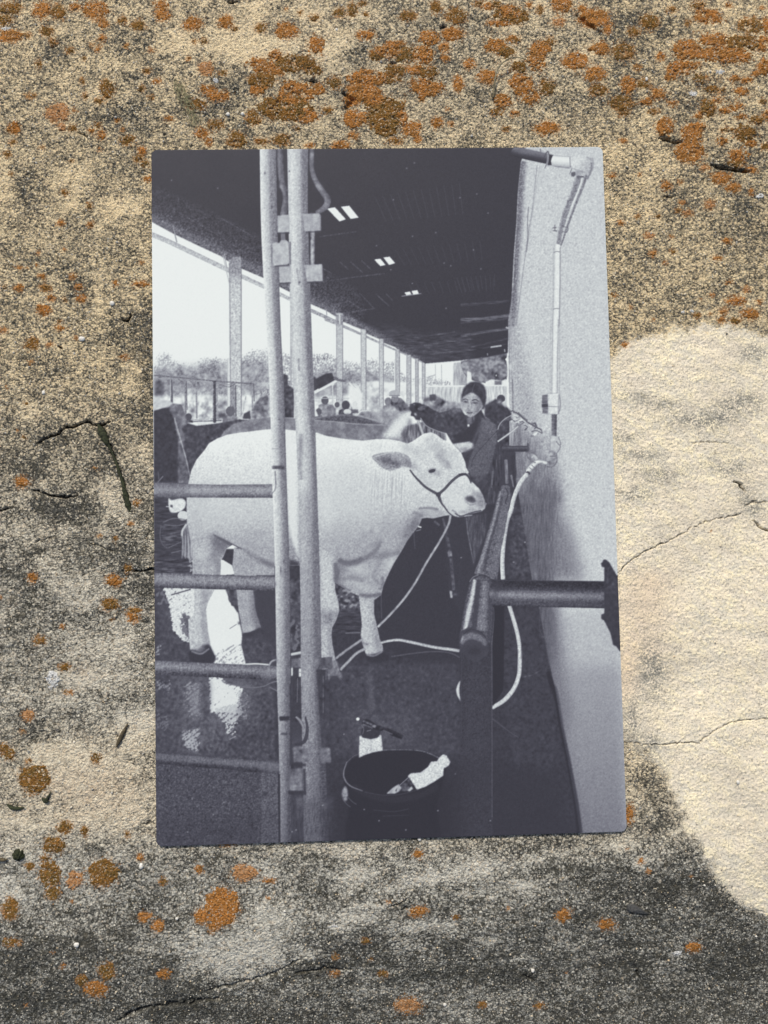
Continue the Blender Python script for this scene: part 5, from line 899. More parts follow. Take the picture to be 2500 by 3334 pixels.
PARENT = {'printed_halter': 'printed_cow', 'printed_ear': 'printed_cow', 'printed_hoof': 'printed_cow', 'printed_tail': 'printed_cow', 'printed_eye': 'printed_cow', 'printed_face': 'printed_person', 'printed_hair': 'printed_person', 'printed_skylight': 'printed_roof', 'printed_hinge': 'printed_gate', 'printed_gate_post': 'printed_gate', 'printed_bracket': 'printed_rail'}
made = {}
def pieces(m):
    """connected pieces of a mask, by runs and union-find"""
    par = []; prev = []; out = np.full(m.shape, -1)
    def find(a):
        while par[a] != a: par[a] = par[par[a]]; a = par[a]
        return a
    runs = []
    for y in range(m.shape[0]):
        d = np.diff(np.concatenate([[0], m[y].astype(np.int8), [0]])); st, en = np.nonzero(d == 1)[0], np.nonzero(d == -1)[0]; cur = []
        for a, b in zip(st, en):
            i = len(par); par.append(i); cur.append((a, b, i)); runs.append((y, a, b, i))
            for (c, e, j) in prev:
                if c < b and a < e:
                    ri, rj = find(i), find(j)
                    if ri != rj: par[ri] = rj
        prev = cur
    ids = {}
    for y, a, b, i in runs: out[y, a:b] = ids.setdefault(find(i), len(ids))
    return out
for r in sorted(range(len(RIDS)), key=lambda r: RIDS[r] in PARENT):
    q = Q[RI == r]
    if len(q) < 3: continue
    nm = RIDS[r]; par = made.get(PARENT.get(nm, ''), root)
    groups = [q]
    if nm not in ('printed_floor', 'printed_roof', 'printed_wall', 'printed_cow', 'printed_person', 'printed_yard', 'printed_trees', 'printed_reflection', 'printed_cattle', 'printed_crowd', 'printed_tap', 'printed_pen', 'printed_building'):
        comp = pieces(RI.reshape(NY, NX) == r).ravel()[RI == r]
        n_ = np.bincount(comp); big_ = [i for i in range(len(n_)) if n_[i] > 14]
        if len(big_) > 1:
            top = max(big_, key=lambda i: n_[i]); groups = [q[(comp == i) | ((i == top) & ~np.isin(comp, big_))] for i in sorted(big_, key=lambda i: -n_[i])]
    for q in groups:
        used, inv = np.unique(q, return_inverse=True)
        o = link_mesh(nm, P3[used], inv.reshape(-1, 4), mprint, par)
        attr(o, 'ink', rgba[used]); made.setdefault(nm, o)
    if nm in PLABEL: made[nm]['label'] = PLABEL[nm]
# ---------------------------------------------------------------- lichens
def lichen_mat(name, c1, c2, c3, spot=.75):
    m = bpy.data.materials.new(name); g = NG(m); co = g.n('ShaderNodeTexCoord').outputs['Object']
    n1 = g.noise(co, 500, 4, .65); n2 = g.noise(co, 2200, 3, .7); v = g.n('ShaderNodeSeparateColor'); g.l(g.vor(co, 4000), v.inputs[0])
    c = g.mix(g.ramp(n1, .35, .65), c1, c2); c = g.mix(g.math('MULTIPLY', g.ramp(v.outputs[0], .45, 1), .75), c, c3)
    c = g.mix(g.ramp(g.math('MULTIPLY_ADD', g.math('SUBTRACT', v.outputs[1], .5), .5, n2), spot-.06, spot+.04), c, (.55, .46, .34))
    c = g.mix(g.ramp(g.math('MULTIPLY_ADD', g.math('SUBTRACT', v.outputs[2], .5), .45, n2), .33, .22), c, (.07, .05, .025))
    g.l(c, g.b.inputs['Base Color']); g.b.inputs['Roughness'].default_value = .9; g.b.inputs['Specular IOR Level'].default_value = .2
    b = g.n('ShaderNodeBump'); b.inputs['Distance'].default_value = .00025; b.inputs['Strength'].default_value = 1
    g.l(g.math('MULTIPLY_ADD', g.vor(co, 3600, 'Distance'), -1, n2), b.inputs['Height']); g.l(b.outputs[0], g.b.inputs['Normal'])
    return m
LM = dict(o=lichen_mat('orange_lichen', (.42, .165, .032), (.28, .125, .028), (.56, .27, .085)), b=lichen_mat('brown_lichen', (.22, .105, .020), (.15, .095, .025), (.36, .17, .045)),
          p=lichen_mat('pink_orange_lichen', (.47, .235, .095), (.40, .19, .07), (.58, .33, .16)), w=lichen_mat('white_lichen', (.68, .68, .64), (.80, .80, .77), (.55, .55, .52)))
def surf(px, py):
    z = np.full(np.shape(px), -.0009)
    for _ in range(3):
        p = ray_to(px, py, z); z = base_h(p[..., 0], p[..., 1])
    return p[..., 0], p[..., 1]
LSP = .00017
def lichen_geo(lobes, seed, kind='o'):
    """crust mesh over the stone from lobes (px, py, rx, ry in photo pixels)"""
    L = []
    for c in lobes:
        x, y = surf(np.array([c[0]]), np.array([c[1]])); L.append((x[0], y[0], c[2]*7.4e-5, c[3]*7.4e-5))
    L = np.array(L)
    x0, x1 = (L[:, 0]-L[:, 2]*1.45).min(), (L[:, 0]+L[:, 2]*1.45).max(); y0, y1 = (L[:, 1]-L[:, 3]*1.45).min(), (L[:, 1]+L[:, 3]*1.45).max()
    X, Y = np.meshgrid(np.arange(x0, x1, LSP), np.arange(y0, y1, LSP))
    s = seed*3.7
    rm = min(1.0, L[:, 2:].mean()/.0024)
    wx_ = noise2(X/.0022+s, Y/.0022, 11)*.0006*rm+noise2(X/.0009+s, Y/.0009, 12)*.0003*rm; wy_ = noise2(X/.0022, Y/.0022+s, 13)*.0006*rm+noise2(X/.0009, Y/.0009+s, 14)*.0003*rm
    f = np.full(X.shape, -9.)
    for cx, cy, rx, ry in L: f = np.maximum(f, (1-np.hypot((X-cx+wx_)/rx, (Y-cy+wy_)/ry))*min(rx, ry)/.001)
    big = L[:, 2:].max()/.001
    grain = noise2(X/.00035+s, Y/.00035, 15); mid = fbm(X/.0013+s, Y/.0013, 3, 16)
    fr = noise2(X/.00042+s, Y/.00042, 19)
    cov = f+(.42*grain+.30*fr+.42*mid)*min(1, .40+.3*big)
    hole = (grain*.6+mid*.95+.45*noise2(X/.003+s, Y/.003, 18) > (.46+.10*(seed % 3) if seed >= 600 else .62+.13*(seed % 3))) & (f > .12)
    vis = (cov > .02) & ~hole
    if vis.sum() < 6: vis = cov > -.15
    fy_, fx_ = np.nonzero(vis[:-1, :-1] & vis[1:, 1:] & vis[1:, :-1] & vis[:-1, 1:])
    # keep off the print
    cx, cy = X[fy_, fx_], Y[fy_, fx_]
    k = ~((np.abs(cx) < CW_/2-.0006) & (np.abs(cy) < CH/2-.0006)); fy_, fx_ = fy_[k], fx_[k]
    if len(fy_) == 0: return None
    n = X.shape[1]; q = np.stack([fy_*n+fx_, fy_*n+fx_+1, (fy_+1)*n+fx_+1, (fy_+1)*n+fx_], 1)
    used, inv = np.unique(q, return_inverse=True); inv = inv.reshape(-1, 4)
    ux, uy = X.ravel()[used], Y.ravel()[used]; h = stone_h(ux, uy)[0]
    cnt = np.bincount(inv.ravel(), minlength=len(used)); border = cnt < 4
    z = h+np.where(border, -.00006, .00006+.00009*np.clip(f.ravel()[used], 0, 1)+.00009*np.abs(grain.ravel()[used]))
    out = np.maximum(np.abs(ux)-CW_/2, np.abs(uy)-CH/2)
    z = np.where(out < .0002, np.minimum(z, -.00042), z)
    return np.stack([ux, uy, z], 1), inv
def one(s):
    w, rest = s.split(None, 1); return cp(w+' '+rest)
BIG = [  # lobes, colour, label
 ('A 250,60,60,56', 'o', 'round orange lichen at the upper left corner beside a brown lobe'),
 ('A 350,70,46,52', 'b', 'brown lichen lobe touching a round orange one at the upper left'),
 ('A 575,62,74,62 620,140,32,34', 'o', 'large orange ring lichen with pale middle near the top left'),
 ('A 60,50,75,42 20,125,55,38', 'b', 'brown lichen crust in the very top left corner'),
 ('A 60,215,78,42', 'o', 'reddish lichen on the left edge below the brown corner crust'),
 ('A 1155,145,62,46', 'o', 'oval orange lichen with a pale dot, on cream stone at the top left'),
 ('A 1355,130,48,42', 'o', 'smooth orange lichen on the cream patch at the top'),
 ('A 975,85,50,45 965,30,46,34', 'o', 'orange lichen at the top edge left of the cream patch'),
 ('A 1237,412,46,46', 'p', 'pale orange round lichen above the white speck at upper left'),
 ('A 1245,540,50,34 1310,578,80,32', 'o', 'long orange lichen slanting below the white speck'),
 ('A 640,530,45,56 600,605,32,20', 'b', 'brown crescent lichen beside a white spot at the upper left'),
 ('A 345,675,80,56 375,758,26,28', 'p', 'broad brushed orange lichen at the left, well above the crack'),
 ('A 765,842,50,28', 'b', 'brown lichen just left of the top left corner of the print'),
 ('A 80,770,42,36', 'o', 'orange lichen near the left edge level with the top of the print'),
 ('B 245,185,68,56', 'o', 'bright oval orange lichen alone on the cream stone at the top'),
 ('B 645,815,32,25', 'o', 'small bright orange dot lichen just above the top edge of the print'),
 ('B 1000,772,60,46 1030,835,24,28', 'o', 'round orange lichen close above the middle right of the top edge'),
 ('B 1275,500,32,54', 'o', 'narrow upright orange lichen between two dense crusts'),
 ('B 530,495,44,38', 'b', 'dark brown round lichen between the two dense crusts at the top'),
 ('B 1260,95,68,52', 'b', 'yellow brown ring lichen at the top centre'),
 ('B 1240,205,68,48', 'o', 'orange lichen below the yellow brown ring at the top centre'),
 ('B 975,95,55,34', 'b', 'slanting brown lichen at the top, left of the ring lichen'),
 ('C 335,770,80,44', 'o', 'broad orange lichen just above the top right part of the print'),
 ('C 500,365,80,58', 'o', 'solid orange lichen right of the curved dry stem'),
 ('C 620,440,70,50', 'o', 'oval orange lichen touching the solid one right of the dry stem'),
 ('C 645,290,60,44', 'o', 'orange lichen above the oval one right of the dry stem'),
 ('C 790,310,75,54', 'b', 'yellow brown grainy lichen above and right of the print'),
 ('C 620,110,100,56 700,175,32,36 545,55,35,32', 'o', 'large orange lichen with a dark crevice along its left side'),
 ('C 420,30,70,44', 'o', 'orange lichen cut off by the top edge of the picture'),
 ('C 400,130,45,32', 'p', 'pale orange lichen hanging below the one cut by the top edge'),
 ('C 950,130,62,50', 'b', 'brown lichen left of the dense top right crust'),
 ('C 820,510,50,54', 'o', 'upright orange lichen above the top right corner of the print'),
 ('C 915,500,44,34', 'b', 'brown lichen with a white grain above the top right corner of the print'),
 ('C 1190,905,90,72 1200,800,66,60', 'o', 'large orange lichen hanging below the dark ledge at upper right'),
 ('C 1380,1070,65,40 1450,1125,48,32', 'o', 'bright orange lichen below the second dark ledge at the right'),
 ('C 1050,1115,34,26', 'o', 'brown orange lichen right of the upper right corner of the print'),
 ('C 1310,1230,30,32', 'p', 'small pale orange lichen under the bright one at the right'),
 ('D 1000,160,72,34 915,225,36,24', 'o', 'red orange lichen above the bare pale stone at the right edge'),
 ('D 1090,245,70,38', 'o', 'orange lichen on the rim of the bare pale stone at the right edge'),
 ('D 270,448,30,15', 'o', 'small orange lichen on the rim of the bare stone beside the print'),
 ('E 580,1080,26,55', 'o', 'orange lichen half hidden under the lower right edge of the print'),
 ('E 225,1625,45,36', 'o', 'angular orange lichen below the right part of the print'),
 ('E 460,1675,46,32', 'o', 'orange lichen with dark spots left of the dark chip'),
 ('E 925,1800,42,30', 'o', 'orange lichen beside a white spot at the lower right'),
 ('F 265,385,48,34', 'o', 'largest orange lichen left of the upper part of the print'),
 ('F 487,318,32,25', 'o', 'orange lichen with a white grain on its edge, left of the print'),
 ('F 475,250,28,19', 'o', 'orange lichen just above the one with a white grain'),
 ('F 845,230,50,19', 'o', 'flat orange lichen touching the left edge of the print'),
 ('F 745,670,30,17', 'o', 'small orange lichen between the pit and the crack at the left'),
 ('F 130,1415,46,34', 'o', 'brown orange lichen at the end of the crack near the left edge'),
 ('F 195,1990,32,30', 'o', 'round brown orange lichen at left, level with the middle gate rail'),
 ('F 680,2010,52,34', 'o', 'crescent brown orange lichen close to the left edge of the print'),
 ('F 660,2155,50,38', 'b', 'round yellow brown lichen close to the left edge of the print'),
 ('F 800,2190,46,22', 'b', 'brown lichen right below the round yellow brown one by the print'),
 ('G 187,893,78,74', 'b', 'big round brown orange lichen on pinkish stone at lower left'),
 ('G 152,545,36,32', 'p', 'pale pinkish lichen above the big round one at lower left'),
 ('G 520,775,32,24', 'b', 'small dark brown lichen left of the twig on pinkish stone'),
 ('G 350,1150,48,34', 'b', 'olive brown lichen, topmost of the chain at the lower left'),
 ('G 290,1245,55,48', 'b', 'olive ring lichen second in the chain at the lower left'),
 ('G 270,1400,58,64 245,1315,32,18', 'b', 'large olive brown lichen lowest in the chain at the lower left'),
 ('G 400,1435,48,42', 'p', 'pinkish red lichen between two big round ones at lower left'),
 ('G 558,1397,76,74', 'b', 'big round lichen with white flecks left of the bottom of the print'),
 ('G 780,1633,32,32', 'o', 'upper of two small round orange lichens below the print'),
 ('G 850,1685,32,32', 'o', 'lower of two small round orange lichens below the print'),
 ('G 1195,1580,86,100 1090,1632,42,40 1150,1690,34,30', 'o', 'largest orange lichen, with white flecks, below the left part of the print'),
 ('G 575,1925,46,45', 'b', 'round brown lichen above a touching orange one at the bottom left'),
 ('G 520,2020,60,50', 'o', 'orange lichen with white flecks at the bottom left'),
 ('G 440,1975,30,32', 'b', 'small brown lichen left of the touching pair at the bottom left'),
 ('G 882,1943,38,26', 'o', 'orange lichen beside a black stain at the bottom left'),
 ('G 1310,1400,56,44', 'p', 'dull pink crust under the bottom left of the print'),
 ('G 50,1590,44,60', 'b', 'brown lichen in a cream hollow on the lower left edge'),
 ('H 930,610,46,30', 'o', 'orange lichen over the white streak below the print'),
 ('H 880,1118,80,44', 'p', 'broad pinkish lichen at the bottom centre'),
 ('H 738,950,28,20', 'b', 'small brown lichen above the broad pinkish one at the bottom'),
 ('H 1590,1120,28,20', 'b', 'small brown lichen at the bottom right of the broad pinkish one'),
]
SMALL = ('A 445,40,32,28,o 280,190,45,33,b 320,250,25,24,b 420,305,30,18,b 610,228,22,24,o 588,298,22,20,o 550,265,14,14,b 735,120,34,28,b 830,150,45,34,b 1405,175,24,22,b 1225,245,24,18,b 1165,250,18,16,b 905,300,20,16,p 940,485,30,18,o 880,425,30,20,b '
         '845,532,22,22,b 1180,625,60,34,b 495,485,15,22,b 510,580,13,28,b 435,770,25,24,b 75,855,22,18,b 45,925,24,20,b 545,782,24,20,o 585,750,22,16,b 610,810,28,32,o 700,722,18,16,o 735,778,14,10,o 850,900,28,28,o 870,985,30,24,b 1015,715,32,20,o 1210,800,44,36,o 1295,750,50,30,b 1250,850,27,27,o '
         '1420,840,60,48,b 1550,845,24,20,o 1515,705,40,44,b 885,1075,25,20,o 390,1155,22,16,b 358,1338,22,22,o 540,1345,22,18,o 535,1235,18,20,b 185,575,46,18,b 235,390,18,28,b 600,900,18,10,p 430,965,14,10,b 755,275,16,16,b 505,350,14,12,b 445,660,14,12,o 65,1045,16,12,b 160,210,30,20,b 250,885,16,12,b 1130,350,14,12,o 900,580,26,14,b 1340,435,26,18,b 640,575,20,14,o 320,725,20,16,o 830,950,34,22,b '
         'B 410,108,34,26,b 325,75,22,14,b 560,75,40,34,b 635,60,38,48,b 720,210,58,28,o 1140,45,38,38,b 1340,380,34,34,o 1445,460,60,48,o 490,660,35,24,b 890,845,50,24,b 1150,735,38,38,o 1235,745,18,14,o 50,720,45,38,b 310,770,20,15,b 210,840,50,34,b 100,850,34,22,b 570,870,60,28,o 380,870,30,16,o 1190,290,34,34,o 1195,350,26,24,o 1210,655,18,10,p 1470,140,30,18,o 240,52,16,12,o 90,170,40,30,b 720,85,18,16,b 700,20,30,18,b 1400,20,40,16,b 930,630,30,30,b '
         'C 1015,340,32,28,o 1000,560,50,36,o 780,620,78,50,b 930,610,40,24,o 1090,620,34,22,o 790,680,40,18,b 970,670,40,22,b 1280,1005,28,22,p 1560,1155,20,24,o 85,770,25,16,b 792,848,28,22,o 725,1055,25,14,o 1130,1095,15,12,o 1180,1280,34,20,p 1125,1260,22,12,b 775,1335,26,18,o 950,1415,34,22,p 1410,1445,34,17,o 970,1520,25,20,o 1355,1545,34,18,o 1080,1425,13,10,p 1000,1300,18,12,b 875,1300,14,12,b 1140,1215,20,11,o 1045,1580,14,14,p 1090,1510,20,12,b '
         '640,540,58,36,b 850,190,40,28,b 290,60,22,34,b 225,30,22,22,o 350,250,34,28,b 140,240,40,26,b 870,410,28,20,b 30,30,40,26,b 1080,55,30,24,b 1420,30,24,18,o 890,1050,12,12,o 1630,45,16,12,p 1180,140,20,20,b '
         'D 900,285,25,20,o 1000,290,40,24,b 1065,85,30,20,p 950,40,25,14,o 740,255,25,22,b 455,282,13,10,o 835,120,20,10,o 1150,165,22,16,o 310,200,12,12,p 195,122,24,10,b 835,245,16,12,b 835,1668,7,6,o 770,150,10,8,o '
         'E 640,1330,18,18,o 100,2115,26,18,o 565,1265,9,7,o 680,1385,14,10,p 240,1935,8,7,o 910,1412,8,7,o '
         'F 360,495,27,18,o 435,185,25,18,o 250,185,22,17,o 270,250,34,22,b 305,312,34,18,o 385,325,14,14,b 115,250,35,20,o 115,130,25,11,o 230,45,18,13,p 222,120,12,11,o 20,510,28,17,p 190,590,45,38,b 690,220,18,20,o 455,552,13,12,o 155,945,16,13,b 40,850,9,8,o 770,1940,25,24,b 820,1545,25,18,b 785,1665,18,13,o 600,1740,18,10,b 690,1755,16,16,b 355,455,14,8,b 185,700,14,12,b 25,250,14,16,b 380,25,12,8,p 300,595,30,12,p 160,130,16,8,b 575,1335,22,8,b 105,1108,8,8,p 5,2110,10,10,o 850,105,20,8,b 145,1150,14,12,b '
         'G 158,790,18,14,b 160,1360,22,22,b 455,1170,22,24,b 685,1190,14,18,b 755,1310,20,20,o 335,65,14,12,o 378,420,20,13,o 345,285,34,20,b 215,140,34,28,b 715,15,34,28,o 1075,1375,24,24,o 1225,1245,45,8,o 20,720,28,24,b 285,1505,42,32,b 125,630,18,11,b 600,28,16,10,b 335,1898,14,13,o 285,1830,10,8,o 880,1440,22,18,b 50,755,30,34,b 1450,1440,40,14,o 350,420,14,12,b 60,1770,50,20,b 140,2110,12,8,o 385,1550,8,7,o '
         'H 645,770,24,16,b 480,945,32,13,o 485,858,18,14,b 1280,1115,22,18,b 930,300,28,24,o 1135,640,14,15,b 765,555,12,10,o 120,440,24,18,o 25,400,38,38,p 675,865,12,10,b 1418,592,8,7,p 120,538,7,6,o')
CRUST = ('B 90,380,85,48 300,380,125,58 420,270,55,58 180,330,40,36 100,480,90,56 75,535,58,40 300,560,110,76 230,650,165,78 350,690,100,50 440,530,46,40 400,420,60,40 160,420,80,40 B 850,310,98,46 780,340,44,28 1100,230,62,52 1065,330,74,60 960,330,62,58 900,270,60,26 730,470,130,56 890,440,68,58 700,550,106,58 760,590,80,60 820,640,110,66 660,710,76,56 640,600,60,44 '
         '830,720,110,76 1090,530,104,54 1030,500,66,40 840,790,74,30 940,710,40,50 1060,590,26,25 1100,430,60,50 1020,420,60,34 1500,270,80,46 1560,310,60,40 1600,235,40,30 1590,80,80,56 1640,100,60,50 1450,40,50,26 1540,140,60,24 C 110,95,110,50 50,290,66,46 270,350,60,88 160,400,50,40 180,500,72,70 230,575,70,56 330,520,50,50 70,610,60,46 140,680,30,30 30,670,50,30 300,290,60,50 '
         '1300,100,100,56 1250,30,60,30 1180,300,90,66 1340,240,100,50 1560,150,80,56 1400,330,170,56 1160,400,110,46 1500,260,100,56 1640,400,50,60 1640,260,50,50 1330,540,70,28 1500,550,50,28 1240,690,40,24 1300,650,50,58 1400,660,40,24 1470,640,52,28 1590,720,50,28 1040,760,58,60 1380,845,40,28 1520,800,70,48 1560,860,42,28 1480,930,60,44 1470,985,60,24 1560,1020,40,24 1460,470,40,24 '
         '1630,610,28,22 1590,440,34,22 1650,690,30,40 1640,880,40,24 1650,150,30,60 1500,700,40,20 1420,780,60,20 1240,760,50,26 1530,480,50,26 1250,470,50,30 1080,450,40,34 1360,600,40,24')
M_stain = np.zeros((mh, mw), np.float32); M_sbr = np.zeros((mh, mw), np.float32)
def stain(lobes, c, amt=.75):
    for q in lobes:
        k = amt*np.exp(-(((mx-q[0])/(q[2]*1.25+5))**2+((my-q[1])/(q[3]*1.25+5))**2)**1.5)
        M_stain[:] = np.maximum(M_stain, k)
        if c == 'b': M_sbr[:] = np.maximum(M_sbr, k)
for k, (s, c, lab) in enumerate(BIG):
    stain(cp(s), c)
    r = lichen_geo(cp(s), k+1)
    if r is None: continue
    o = link_mesh('lichen_patch', r[0], r[1], LM[c], smooth=True); tag(o, lab, 'lichen', 'orange and brown lichen patches')
def zone(px, py):
    if py < 486:
        return 'on the stone above the print'
    if py > 2730: return 'on the stone below the print'
    return 'on the stone left of the print' if px < 1000 else 'on the stone right of the print'
w_ = None; k = 200
CUT = 'beside touching with well that left level near above below between on at under hanging alone close inside along cut by just right topmost second lowest slanting upper half over and'.split()
def short(l):
    w = l.replace(',', '').split(); best = w[:9]
    for i in range(5, min(len(w), 10)):
        if w[i] in CUT: best = w[:i]; break
    while best[-1] in CUT+['the', 'a', 'of', 'its', 'to', 'from', 'one', 'left', 'in']: best = best[:-1]
    return ' '.join(best)
REF = [(cp(s)[0], short(l)) for s, _, l in BIG]
REF = [r for r in REF if sum(q[1] == r[1] for q in REF) == 1]
USED = {}
def small_label(c, col):
    d = [(math.hypot(c[0]-r[0][0], c[1]-r[0][1]), i) for i, r in enumerate(REF)]; d.sort()
    size = 'tiny' if c[2]*c[3] < 70 else 'small' if c[2]*c[3] < 260 else 'medium'
    for dist, i in d[:4]:
        r = REF[i]; dx, dy = c[0]-r[0][0], c[1]-r[0][1]
        wd = ('right of' if dx > 0 else 'left of') if abs(dx) > abs(dy) else ('below' if dy > 0 else 'above')
        if min(abs(dx), abs(dy)) > .45*max(abs(dx), abs(dy)): wd = ('below' if dy > 0 else 'above')+' and '+('right of' if dx > 0 else 'left of')
        l = '%s %s spot %s the %s' % (size, col, wd, r[1])
        if len(l.split()) <= 16 and l not in USED: USED[l] = 1; return l
    return '%s %s lichen spot %s' % (size, col, zone(c[0], c[1]))
WORD = dict(o='orange', b='brown', p='pale pinkish orange')
for tok in SMALL.split():
    if tok in CR_: w_ = tok; continue
    q = tok.split(','); c = cp(w_+' '+','.join(q[:4])); k += 1
    stain(c, q[4])
    r = lichen_geo(c, k)
    if r is None: continue
    zn = zone(c[0, 0], c[0, 1])
    o = link_mesh('lichen_spot', r[0], r[1], LM[q[4]], smooth=True)
    tag(o, small_label(c[0], WORD[q[4]].replace('pale pinkish orange', 'pale pink')), 'lichen', 'small %s lichen spots %s' % (WORD[q[4]], zn))
# the crust that has grown into one mass
co_, fa_, off = [], [], 0
lob = cp(CRUST); co_b, fa_b, offb = [], [], 0
stain(lob, 'o', .60); stain(cp('C 1400,260,300,160 1350,520,260,160 1500,820,150,110 200,450,150,150 B 250,520,180,170 800,560,210,190 1050,280,150,110 1560,300,120,120'), 'o', .36)
for k, c in enumerate(lob):
    r = lichen_geo(c[None], 600+k)
    if r is None: continue
    v_ = r[0].copy(); v_[:, 2] += .000012*((k*7) % 11)
    if k % 3 == 1: co_b.append(v_); fa_b.append(r[1]+offb); offb += len(v_)
    else: co_.append(v_); fa_.append(r[1]+off); off += len(v_)
nA_ = len(np.vstack(fa_)); allv = np.vstack(co_+co_b); allf = np.vstack(fa_+[f_+off for f_ in fa_b])
crust = link_mesh('lichen_crust', allv, allf, LM['o'], smooth=True); crust.data.materials.append(LM['b'])
mi = np.zeros(len(allf), np.int32); mi[nA_:] = 1; crust.data.polygons.foreach_set('material_index', mi)
attr(stone, 'stain', np.stack([lookup(M_stain, PXX, PYY), lookup(M_sbr, PXX, PYY), np.zeros_like(PAL), np.ones_like(PAL)], 1))
tag(crust, 'dense orange and brown lichen crust grown together above the print', 'lichen', kind='stuff')
# white spots
for s, lab in (('A 1300,485,22,18', 'bright white spot on the dark stone above the print, at upper left'), ('A 597,548,16,14', 'small white spot beside the brown crescent lichen'), ('A 35,170,40,18', 'white patch at the top left edge'),
               ('D 650,236,24,12 710,225,20,18', 'white patch by the orange lichens above the bare stone'), ('E 840,1832,34,17', 'white patch left of an orange lichen at the lower right'),
               ('C 1370,430,34,18', 'white patch inside the dense crust at upper right'), ('C 1210,560,28,24', 'pale lilac patch under the dense crust at upper right'), ('H 760,588,52,9', 'thin white streak below the middle of the print'), ('G 285,350,36,50', 'pale knob of stone at the left with a shaded foot'), ('C 1610,1175,30,22', 'cream patch at the right edge below the bright orange lichen'), ('H 470,688,30,14', 'white fleck below the left part of the print')):
    r = lichen_geo(cp(s), len(lab))
    if r is not None: tag(link_mesh('white_patch', r[0], r[1], LM['w'], smooth=True), lab, 'lichen', 'white patches on the stone')

# ---------------------------------------------------------------- loose bits
def simple_mat(name, c1, c2, scale=1500, rough=.8):
    m = bpy.data.materials.new(name); g = NG(m); co = g.n('ShaderNodeTexCoord').outputs['Object']
    g.l(g.mix(g.ramp(g.noise(co, scale, 4, .65), .35, .65), c1, c2), g.b.inputs['Base Color']); g.b.inputs['Roughness'].default_value = rough
    b = g.n('ShaderNodeBump'); b.inputs['Distance'].default_value = .0001; g.l(g.noise(co, scale*2, 3), b.inputs['Height']); g.l(b.outputs[0], g.b.inputs['Normal'])
    return m
def sweep(path, rad, n=10, rough=.0, seed=0):
    """closed tube along world points"""
    path = np.asarray(path, float); rad = np.asarray(rad, float); r_ = np.random.default_rng(seed)
    V_, F_ = [], []
    for i, p in enumerate(path):
        t = path[min(i+1, len(path)-1)]-path[max(i-1, 0)]; t /= np.linalg.norm(t)
        a = np.cross(t, [0, 0, 1.]); a /= max(np.linalg.norm(a), 1e-9); b = np.cross(a, t)
        for k in range(n):
            th = 2*np.pi*k/n; rr = rad[i]*(1+rough*r_.standard_normal()); V_.append(p+rr*(math.cos(th)*a+math.sin(th)*b))
    for i in range(len(path)-1):
        for k in range(n): F_.append((i*n+k, i*n+(k+1) % n, (i+1)*n+(k+1) % n, (i+1)*n+k))
    F_.append(tuple(range(n-1, -1, -1))); F_.append(tuple(range((len(path)-1)*n, len(path)*n)))
    return np.array(V_), F_
def path_on(s, lift, n=8):
    """smooth world path over the stone from photo points; lift in metres per point"""
    c = cp(s)[:, :2]; lift = np.array(lift, float)*np.ones(len(c)); q = smooth(np.hstack([c, lift[:, None]]), n=n)
    x, y = surf(q[:, 0], q[:, 1]); return np.stack([x, y, base_h(x, y)+q[:, 2]], 1)
def stick(name, s, rad_px, mat, label, cat, lift=.0003, rough=.08, seed=1, group=None):
    p = path_on(s, lift); r = np.interp(np.linspace(0, 1, len(p)), np.linspace(0, 1, len(rad_px)), rad_px)*6.7e-5
    v_, f_ = sweep(p, r, rough=rough, seed=seed)
    o = link_mesh(name, v_, f_, mat, smooth=True); tag(o, label, cat, group); return o
mmoss = simple_mat('dark_moss', (.012, .015, .007), (.045, .052, .020), 2500, .9)
mstem = simple_mat('dry_stem', (.30, .26, .16), (.16, .13, .07), 1200, .7)
mtwig = simple_mat('dark_twig', (.05, .04, .022), (.12, .09, .045), 1800, .8)
mchip = simple_mat('dark_chip', (.035, .035, .034), (.09, .088, .08), 2500, .8)
mpeb = simple_mat('pale_pebble', (.66, .62, .52), (.82, .80, .74), 2000, .6)
stick('moss_strand', 'F 585,1070 610,1120 635,1175 658,1215 690,1290 728,1400 748,1490 765,1550 785,1610', [3, 13, 13, 5, 3, 4, 6, 9, 10, 4], mmoss, 'long dark green moss strand hanging from the crack left of the print', 'moss', lift=-.0003, rough=.14)
ds = bpy.data.objects.new('dry_stem', None); COL.objects.link(ds); x_, y_ = surf(np.array([1606.]), np.array([330.])); ds.location = (x_[0], y_[0], float(base_h(x_, y_)[0]))
tag(ds, 'thin curved dry stem arching over the orange crust above the print', 'plant stem')
dsl = np.array(ds.location)
for nm, s, lf, rp in (('stalk', 'C 10,590 12,540 15,500 30,440 70,400 130,374 200,378 245,398', [.0002, .0009, .0014, .0018, .002, .0018, .0012, .0003], [4.5, 3.6, 3, 2.4, 2, 1.7, 1.3, .9]), ('tip', 'C 245,398 262,412 275,430', [.0003, .0002, .0002], [.9, 1.4, .6])):
    p = path_on(s, lf); r = np.interp(np.linspace(0, 1, len(p)), np.linspace(0, 1, len(rp)), rp)*6.7e-5; v_, f_ = sweep(p-dsl, r, rough=.05); link_mesh(nm, v_, f_, mstem, ds, smooth=True)
